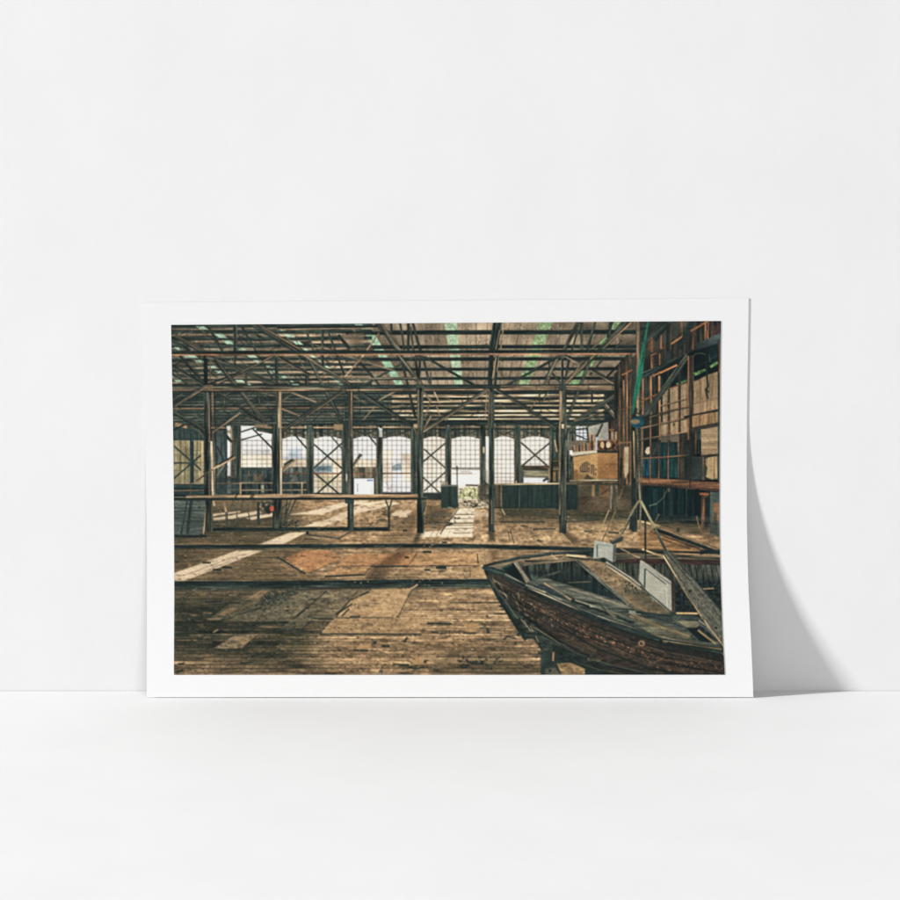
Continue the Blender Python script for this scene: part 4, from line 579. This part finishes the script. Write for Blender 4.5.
    for pts, w, c in [([(494, 584), (520, 603), (560, 627), (600, 650), (650, 669), (700, 677)], 1.6, (22, 28, 28)), ([(500, 598), (525, 617), (560, 641), (590, 658), (630, 672)], 1.6, (20, 28, 28)), ([(530, 625), (560, 644), (580, 654), (596, 662)], 1.6, (96, 90, 72)), ([(534, 629), (565, 648), (600, 664), (650, 676)], 1.2, (24, 32, 31)), ([(545, 638), (575, 653), (610, 665), (660, 676)], 1.4, (66, 70, 60)), ([(575, 662), (600, 670), (625, 674)], 1.0, (120, 108, 82)), ([(508, 587), (545, 605), (590, 625), (640, 644), (722, 661)], .9, (30, 28, 27)), ([(504, 590), (540, 612), (590, 637), (640, 657), (722, 673)], .9, (28, 26, 25))]: PL(pts, w, c, a=.85, t=.35)
    specks([(524, 612), (560, 640), (640, 672), (560, 660), (540, 645)], 120, (86, 84, 70), .7, 1.3, 3, .6, .5); specks([(586, 657), (600, 658), (600, 662), (586, 661)], 16, (170, 148, 108), .8, 1.3, 1)
    for k, a in [(.14, .8), (.32, .7), (.5, .75), (.7, .6), (.86, .5)]:      # plank seams
        top = [(492, 575), (525, 590), (561, 606), (597, 621.5), (630, 634), (663, 645), (722, 656)]; bot = [(500, 600), (528, 622), (560, 643), (597, 660), (630, 672), (663, 682), (722, 690)]
        q = [(t[0] * (1 - k) + b[0] * k, t[1] * (1 - k) + b[1] * k) for t, b in zip(top, bot)]
        PL(q, 1.1, (25, 27, 26), a=a, t=.4); PL([(x, y + 1.1) for x, y in q], .8, (112, 96, 78), a=a * .3, t=.8)
    specks([(494, 578), (520, 592), (560, 610), (556, 640), (524, 616), (500, 596)], 130, (176, 152, 124), .5, 1.0, 2.4, .75, 1.1)
    specks(core, 260, (176, 122, 88), .5, 1.2, 4, .7, .45); specks(core, 90, (222, 180, 146), .6, 1.2, 1.6, .8, .42); specks(core, 130, (26, 26, 25), .6, 1.2, 1.8, .8, .5)
    P([(560, 650), (610, 668), (680, 676), (730, 676), (730, 690), (560, 690)], (26, 34, 32), a=.55, soft=5); specks([(640, 652), (722, 664), (722, 672), (650, 668)], 80, (164, 122, 94), .6, 1.3, 1.8, .6, .25)
    # stem
    PL([(485.6, 570), (490.6, 582), (498, 597), (519, 630), (526, 640)], 3.4, (28, 38, 37)); PL([(488.6, 575), (497, 590), (506, 602), (518, 619), (525, 628)], 1.0, (112, 106, 90), a=.7); PL([(487.4, 575), (492, 582), (493.6, 588)], 2.2, (92, 84, 70), a=.6)
    # rubbing strake and rail
    PL([(483, 566.6), (487, 569), (505, 575), (525, 586), (545, 594.8), (561, 602), (597, 617.6), (630, 629.4), (663, 640), (722, 651)], 4.6, (44, 54, 52), t=.3); PL([(505, 573.8), (526, 584.6), (546, 593), (562, 600.2), (598, 615.8), (631, 627.4), (664, 638), (722, 648.6)], 1.1, (118, 114, 98), a=.85, t=.4)
    PL([(524, 589), (545, 597.6), (570, 609), (600, 621.6), (630, 633), (663, 643.4), (722, 654.4)], 2, K0); PL([(528, 587.6), (560, 601.6), (580, 610.6)], 1.1, (150, 134, 108), t=.4); L(663, 641, 722, 649.4, 1.2, (150, 122, 84), a=.8); E(485.4, 567.4, 2.6, 2, (40, 50, 50))
    for x, y in [(661, 641), (669, 643), (672, 644)]: E(x, y, 1.8, 1.3, K0)
    E(641.6, 643.4, 3.4, 3.0, (168, 136, 106)); E(641.6, 643.4, 1.9, 1.6, (40, 34, 32)); E(642.4, 643, .9, .7, (180, 150, 120))
    # stand under the hull
    P([(541, 651), (556, 654), (560, 664), (556, 676), (543, 676), (540, 664)], (36, 42, 39), t=.3, soft=1.5, a=.9); P([(545, 669), (555, 667.6), (562, 676), (545, 676)], (92, 86, 72), a=.8, soft=1); E(550, 670.6, 1.4, 1.4, K0); P([(557, 663.4), (570, 662.6), (585, 668.6), (585, 676), (562, 676)], (148, 122, 88), tx='f', t=.15); L(553.6, 652, 553, 661, 1.7, (160, 118, 88)); P([(585, 668), (620, 676), (585, 676)], K0)
    # boxes, plank and rig
    P([(594.6, 540.6), (614.4, 544.6), (613, 562.4), (604, 557.6), (593, 558.6)], (164, 167, 157), tx='b', t=.03); R(596.6, 544.4, 597.8, 557, (70, 88, 90)); P([(598.6, 545.4), (611, 547.4), (610.6, 558), (598.6, 556.4)], (174, 175, 164), t=.03); L(597, 544.4, 611.4, 547, .9, (110, 118, 112)); P([(613.4, 544.4), (616.4, 544), (616, 561), (612.6, 563)], (84, 86, 80)); L(594.6, 540.6, 614.4, 544.6, .9, (196, 192, 176))
    P([(610, 542.6), (621, 536), (623.4, 538), (622.4, 541), (613, 544.6)], (52, 58, 54), t=.25); L(612, 541.6, 621, 536.4, 1, (120, 112, 92)); L(620.4, 536, 629, 518, 1.6, (118, 116, 98)); L(629, 518, 639.4, 500, 1.6, (124, 118, 96)); L(622.6, 534, 630, 519, .7, K1)
    L(609, 510, 596.4, 540, 1.3, (138, 120, 92), a=.85); L(615.6, 510.6, 602.4, 541, 1.3, (132, 114, 86), a=.85); L(612, 496, 609, 510, 1, (110, 98, 78), a=.6); L(617, 496, 615.6, 510.6, 1, (110, 98, 78), a=.6)
    L(640.6, 502, 639.8, 528, 2, (112, 104, 86)); L(645.2, 512, 645.4, 560, 1.8, (48, 52, 47)); L(630, 514, 638.6, 501, 1.6, (140, 124, 98)); L(631, 530, 632, 516, 4, (36, 42, 40))
    P([(640, 560.4), (642.6, 560.8), (671.4, 582), (672, 612), (669, 611), (652, 598), (639, 580)], (172, 171, 157), tx='b', t=.03); P([(645.4, 568.6), (666.4, 585), (666.6, 609), (655, 600.4), (645, 589.4)], (182, 179, 163), tx='b', t=.03); L(645, 568.6, 644.4, 588, 1.6, (74, 100, 98)); L(645.4, 568.6, 667, 585.2, .9, (112, 118, 108)); L(666.8, 584, 667, 608, .9, (206, 202, 184)); L(641, 560.4, 671.4, 582, 1, (194, 188, 168)); P([(671.4, 581.6), (675.4, 582.6), (675.4, 612), (672, 612.4)], (74, 60, 50)); L(640.6, 562, 670, 583.6, .6, (140, 140, 128)); L(640, 586, 672, 612.6, 1.2, (40, 66, 66)); R(672, 612, 676, 615, K1)
    L(641, 501, 654.6, 528, 2.6, (124, 118, 92), e=(160, 146, 110), s=-1); L(654.6, 528, 666, 551, 2.6, (92, 92, 78), w1=3.0)
    P([(662.4, 555), (668, 550.6), (684, 566), (705, 594), (726, 616), (726, 648), (704, 620), (684, 590)], (100, 99, 88), tx='i', t=.1)
    for k, c, w, a in [(0, (196, 168, 126), 1.4, .95), (3.2, (76, 76, 68), 1, .7), (7, (128, 122, 104), 1.2, .7), (10.5, (70, 72, 64), .9, .8), (13.5, (84, 86, 76), 1.4, .7)]: 
        f = k / 15.0; PL([(663 + f * 4, 555.4 - f * 4), (684 + f * 9, 590 - f * 13), (704 + f * 12, 620 - f * 18), (724 + f * 12, 647 - f * 20)], w, c, a=a, t=.3)
    L(669, 551, 726, 616, 1, K1); E(690, 591, 1.4, 1.2, (50, 54, 48)); E(716, 628, 1.4, 1.4, (50, 54, 48)); E(666, 552, 3, 2, (70, 74, 66)); specks([(672, 560), (684, 570), (720, 616), (720, 636), (690, 592)], 50, (58, 60, 54), .6, 1.1, 2, .6, .95)

def paint():
    roof(); floor(); floor_marks(); windows(); left_side(); trusses(); right_side(); floor_right()
    posts(); bench(); mast_and_rope(); boat()
    # ink finish: the print's slight softness, crisp local contrast and grain
    gr = noise(.34, .34); gs = noise(.9, .5); dk = np.clip(1.15 - CV.mean(-1), .25, 1)
    img = np.clip(CV * (1 + (.055 * gr + .05 * gs) * dk)[..., None] + .006, 0, 1)
    out = np.empty_like(img)
    for k in range(3):
        a = gblur(img[..., k], .68, .68)
        b = gblur(img[..., k], 3, 3)
        out[..., k] = a + .28 * (a - b)
    # development of the print: lamp-like glow round the panes, deeper greenish shadows, burnt-in corners
    lum = out.mean(-1); glow = gblur(np.clip(lum - .72, 0, 1) * (GY < 500), 14, 14)
    out = out + glow[..., None] * np.array([.85, .78, .68], np.float32)
    r = np.hypot((GX - 450) / 300, (GY - 490) / 205); vig = 1 - .26 * np.clip(r - .55, 0, 1) ** 1.4
    out = np.clip(out * vig[..., None], 0, 1)
    out = out + .26 * (out * out * (3 - 2 * out) - out) + .014
    g = out.mean(-1, keepdims=True); out = g + (out - g) * .97; out = np.clip(out, 0, 1) ** .93 * np.array([1.008, 1.0, .972], np.float32)
    sh = np.clip(1 - out.mean(-1) / .42, 0, 1)[..., None]
    out = out + sh * np.array([-.022, .012, .016], np.float32)
    return np.clip(out, .02, .985)
WALL_A, FLOOR_A, PAPER_A, INK_GAIN = .52, .595, .525, .535
KEY_AZ, KEY_EL, KEY_R, KEY_SIZE, KEY_W = 76.5, 14, 24.0, 1.6, 17200
FILL_LOC, FILL_SIZE, FILL_W, WORLD = (1.6, -7.8, 4.8), 5, 505, .10

# ---------------------------------------------------------------- the place
import bpy, bmesh
scene = bpy.context.scene
D = 4.0; CAM_H = 0.933; HORIZON = CAM_H * 1000 - 691.0      # 1 px of the photograph = 1 mm at the wall
def at(px, py, y):
    """point of the place at depth y (0 = wall, negative = towards the viewer)"""
    k = .001 * (D + y) / D
    return ((px - 450) * k, y, CAM_H - (py + HORIZON) * k)

def new_obj(name, verts, faces, mat, parent=None):
    me = bpy.data.meshes.new(name); me.from_pydata(verts, [], faces); me.update()
    o = bpy.data.objects.new(name, me); scene.collection.objects.link(o)
    me.materials.append(mat); o.parent = parent
    return o
def material(name, rough=.6, spec=.3):
    m = bpy.data.materials.new(name); m.use_nodes = True; nt = m.node_tree
    b = nt.nodes['Principled BSDF']; b.inputs['Roughness'].default_value = rough; b.inputs['Specular IOR Level'].default_value = spec
    return m, nt, b

def plaster(name, base, scale, bump):
    m, nt, b = material(name, .85, .15); N = nt.nodes.new; K = nt.links.new
    tc = N('ShaderNodeTexCoord'); n1 = N('ShaderNodeTexNoise'); n1.inputs['Scale'].default_value = scale; n1.inputs['Detail'].default_value = 6
    n2 = N('ShaderNodeTexNoise'); n2.inputs['Scale'].default_value = 9; n2.inputs['Detail'].default_value = 5
    K(tc.outputs['Object'], n1.inputs['Vector']); K(tc.outputs['Object'], n2.inputs['Vector'])
    mr = N('ShaderNodeMapRange'); mr.inputs['From Min'].default_value = .3; mr.inputs['From Max'].default_value = .7
    mr.inputs['To Min'].default_value = base - .008; mr.inputs['To Max'].default_value = base + .008
    K(n2.outputs['Fac'], mr.inputs['Value']); cb = N('ShaderNodeCombineColor')
    for i in range(3): K(mr.outputs['Result'], cb.inputs[i])
    K(cb.outputs['Color'], b.inputs['Base Color'])
    ad = N('ShaderNodeMath'); ad.operation = 'MULTIPLY_ADD'; ad.inputs[1].default_value = 2.0; K(n2.outputs['Fac'], ad.inputs[0]); K(n1.outputs['Fac'], ad.inputs[2])
    bp = N('ShaderNodeBump'); bp.inputs['Strength'].default_value = bump; bp.inputs['Distance'].default_value = .002
    K(ad.outputs[0], bp.inputs['Height']); K(bp.outputs['Normal'], b.inputs['Normal'])
    return m

wall = new_obj('wall', [(-5, 0, -.02), (5, 0, -.02), (5, 0, 3.2), (-5, 0, 3.2)], [(0, 1, 2, 3)], plaster('white wall paint', WALL_A, 120, .045))
flo = new_obj('floor', [(-5, -4.6, 0), (5, -4.6, 0), (5, -.0008, 0), (-5, -.0008, 0)], [(0, 1, 2, 3)], plaster('white floor paint', FLOOR_A, 180, .03))
for o, lb, ct in ((wall, 'plain white painted wall behind the leaning print', 'wall'), (flo, 'plain white surface the print stands on', 'floor')):
    o['kind'] = 'structure'; o['label'] = lb; o['category'] = ct

# ---------------------------------------------------------------- the print
def table(pts, y): return float(np.interp(y, [p[0] for p in pts], [p[1] for p in pts]))
PAPER_L = [(298, 142.0), (340, 142.6), (400, 143.8), (450, 145), (510, 146.4), (560, 147), (626, 146.8), (698, 146.6)]
PAPER_R = [(298, 748.7), (345, 748.1), (380, 747.5), (413, 747.0), (465, 746.7), (520, 746.9), (555, 747.5), (587, 748.4), (631, 750.6), (675, 752.6), (698, 753.4)]
INK_L = [(321, 171.0), (370, 171.9), (418, 172.9), (460, 173.5), (510, 173.9), (560, 174.2), (595, 174.3), (675, 173.9)]
INK_R = [(321, 720.9), (370, 720.2), (418, 719.8), (460, 719.5), (520, 719.4), (560, 720.0), (590, 720.9), (620, 722.0), (645, 723.1), (675, 725.0)]
def curl(py):
    """how far the sheet stands off the wall: flat against it above, bowing out to its foot"""
    z = (698 - py) * .001
    return .0006 + .0292 * max(0.0, 1 - z / .285) ** 2.05
def smooth_table(pts):
    ys = np.arange(295, 702, 1.0); v = np.interp(ys, [p[0] for p in pts], [p[1] for p in pts])
    k = np.exp(-.5 * (np.arange(-24, 25) / 9.0) ** 2); k /= k.sum()
    vp = np.concatenate([2 * v[0] - v[24:0:-1], v, 2 * v[-1] - v[-2:-26:-1]])
    return ys, np.convolve(vp, k, 'valid')
ST = {n: smooth_table(t) for n, t in (('PL', PAPER_L), ('PR', PAPER_R), ('IL', INK_L), ('IR', INK_R))}
def edge(n, py): return np.interp(py, *ST[n])
def sheet_px(l, r, tl, tr, bl, br, a, b):
    py = (tl + (tr - tl) * a) * (1 - b) + (bl + (br - bl) * a) * b
    return edge(l, py) * (1 - a) + edge(r, py) * a, py
curl_v = np.vectorize(curl)
def grid_mesh(name, na, nb, args, off, mat, parent):
    a, b = np.meshgrid(np.linspace(0, 1, na), np.linspace(0, 1, nb)); px, py = sheet_px(*args, a, b)
    y = -(curl_v(py) + off); k = .001 * (D + y) / D
    co = np.stack([(px - 450) * k, y, CAM_H - (py + HORIZON) * k], -1).reshape(-1, 3)
    if name == 'paper_sheet': co[:, 2] = np.maximum(co[:, 2], .0008)
    i = np.arange(na * nb).reshape(nb, na)
    f = np.stack([i[:-1, :-1], i[1:, :-1], i[1:, 1:], i[:-1, 1:]], -1).reshape(-1, 4)
    me = bpy.data.meshes.new(name); me.vertices.add(len(co)); me.vertices.foreach_set('co', co.astype(np.float32).ravel())
    me.loops.add(f.size); me.loops.foreach_set('vertex_index', f.ravel().astype(np.int32))
    me.polygons.add(len(f)); me.polygons.foreach_set('loop_start', np.arange(0, f.size, 4, dtype=np.int32))
    me.polygons.foreach_set('use_smooth', np.full(len(f), name != 'paper_sheet')); me.update(calc_edges=True)
    o = bpy.data.objects.new(name, me); scene.collection.objects.link(o); me.materials.append(mat); o.parent = parent
    return o, px, py

root = bpy.data.objects.new('art_print', None); scene.collection.objects.link(root)
root['label'] = 'white bordered photo print of an old timber boat shed, leaning unframed against the white wall'; root['category'] = 'photo print'

pm, nt, b = material('matt photo paper', .7, .25); b.inputs['Base Color'].default_value = (PAPER_A, PAPER_A, PAPER_A * .998, 1)
n = nt.nodes.new('ShaderNodeTexNoise'); n.inputs['Scale'].default_value = 900; bp = nt.nodes.new('ShaderNodeBump'); bp.inputs['Strength'].default_value = .05; bp.inputs['Distance'].default_value = .0004
nt.links.new(n.outputs['Fac'], bp.inputs['Height']); nt.links.new(bp.outputs['Normal'], b.inputs['Normal'])
paper, _, _ = grid_mesh('paper_sheet', 25, 201, ('PL', 'PR', 302.6, 298.2, 698.0, 697.6), 0, pm, root)
so = paper.modifiers.new('thickness', 'SOLIDIFY'); so.thickness = .00025; so.offset = -1
paper['label'] = 'white paper with a plain border and a softly bowed foot'

im = paint()
lin = np.where(im <= .04045, im / 12.92, ((im + .055) / 1.055) ** 2.4).astype(np.float32) * INK_GAIN
ink, nt, b = material('printed ink', .7, .08)
va = nt.nodes.new('ShaderNodeVertexColor'); va.layer_name = 'ink'; nt.links.new(va.outputs['Color'], b.inputs['Base Color'])
NA, NBV = 1105, 705
pic, px, py = grid_mesh('printed_photograph', NA, NBV, ('IL', 'IR', 324.9, 321.0, 674.7, 674.7), .00035, ink, root)
u = np.clip((px - X0) * S - .5, 0, W - 1.001); v = np.clip((py - Y0) * S - .5, 0, H - 1.001)
iu = u.astype(int); iv = v.astype(int); fu = (u - iu)[..., None]; fv = (v - iv)[..., None]
col = (lin[iv, iu] * (1 - fu) + lin[iv, iu + 1] * fu) * (1 - fv) + (lin[iv + 1, iu] * (1 - fu) + lin[iv + 1, iu + 1] * fu) * fv
rgba = np.ones((NA * NBV, 4), np.float32); rgba[:, :3] = col.reshape(-1, 3)
ca = pic.data.color_attributes.new('ink', 'FLOAT_COLOR', 'POINT'); ca.data.foreach_set('color', rgba.ravel())
pic['label'] = 'printed picture of a derelict timber shed with a wooden boat lying on its board floor'

# ---------------------------------------------------------------- light and camera
def area(name, loc, target, size, power, size_y=None):
    l = bpy.data.lights.new(name, 'AREA'); l.energy = power; l.size = size
    if size_y: l.shape = 'RECTANGLE'; l.size_y = size_y
    o = bpy.data.objects.new(name, l); scene.collection.objects.link(o); o.location = loc
    import mathutils
    o.rotation_euler = (mathutils.Vector(target) - mathutils.Vector(loc)).to_track_quat('-Z', 'Y').to_euler()
    return o
az, el, R0 = math.radians(KEY_AZ), math.radians(KEY_EL), KEY_R
area('key_lamp', (.25 - R0 * math.sin(az) * math.cos(el), -R0 * math.cos(az) * math.cos(el), .1 + R0 * math.sin(el)), (.25, 0, .1), KEY_SIZE, KEY_W)
area('fill_lamp', FILL_LOC, (0, -.2, .1), FILL_SIZE, FILL_W)  # added frontal fill for the shaded parts, stands for no visible lamp
w = bpy.data.worlds.new('World'); scene.world = w; w.use_nodes = True
w.node_tree.nodes['Background'].inputs['Color'].default_value = (1, 1, 1, 1); w.node_tree.nodes['Background'].inputs['Strength'].default_value = WORLD

cam = bpy.data.cameras.new('camera'); co = bpy.data.objects.new('camera', cam); scene.collection.objects.link(co)
co.location = (0, -D, CAM_H); co.rotation_euler = (math.radians(90), 0, 0)
cam.sensor_width = 36; cam.lens = 36 * D / .9; cam.shift_y = -(450 + HORIZON) / 900.0; cam.clip_end = 50
scene.camera = co
vs = scene.view_settings; vs.view_transform = 'Standard'; vs.look = 'None'; vs.exposure = 0; vs.gamma = 1
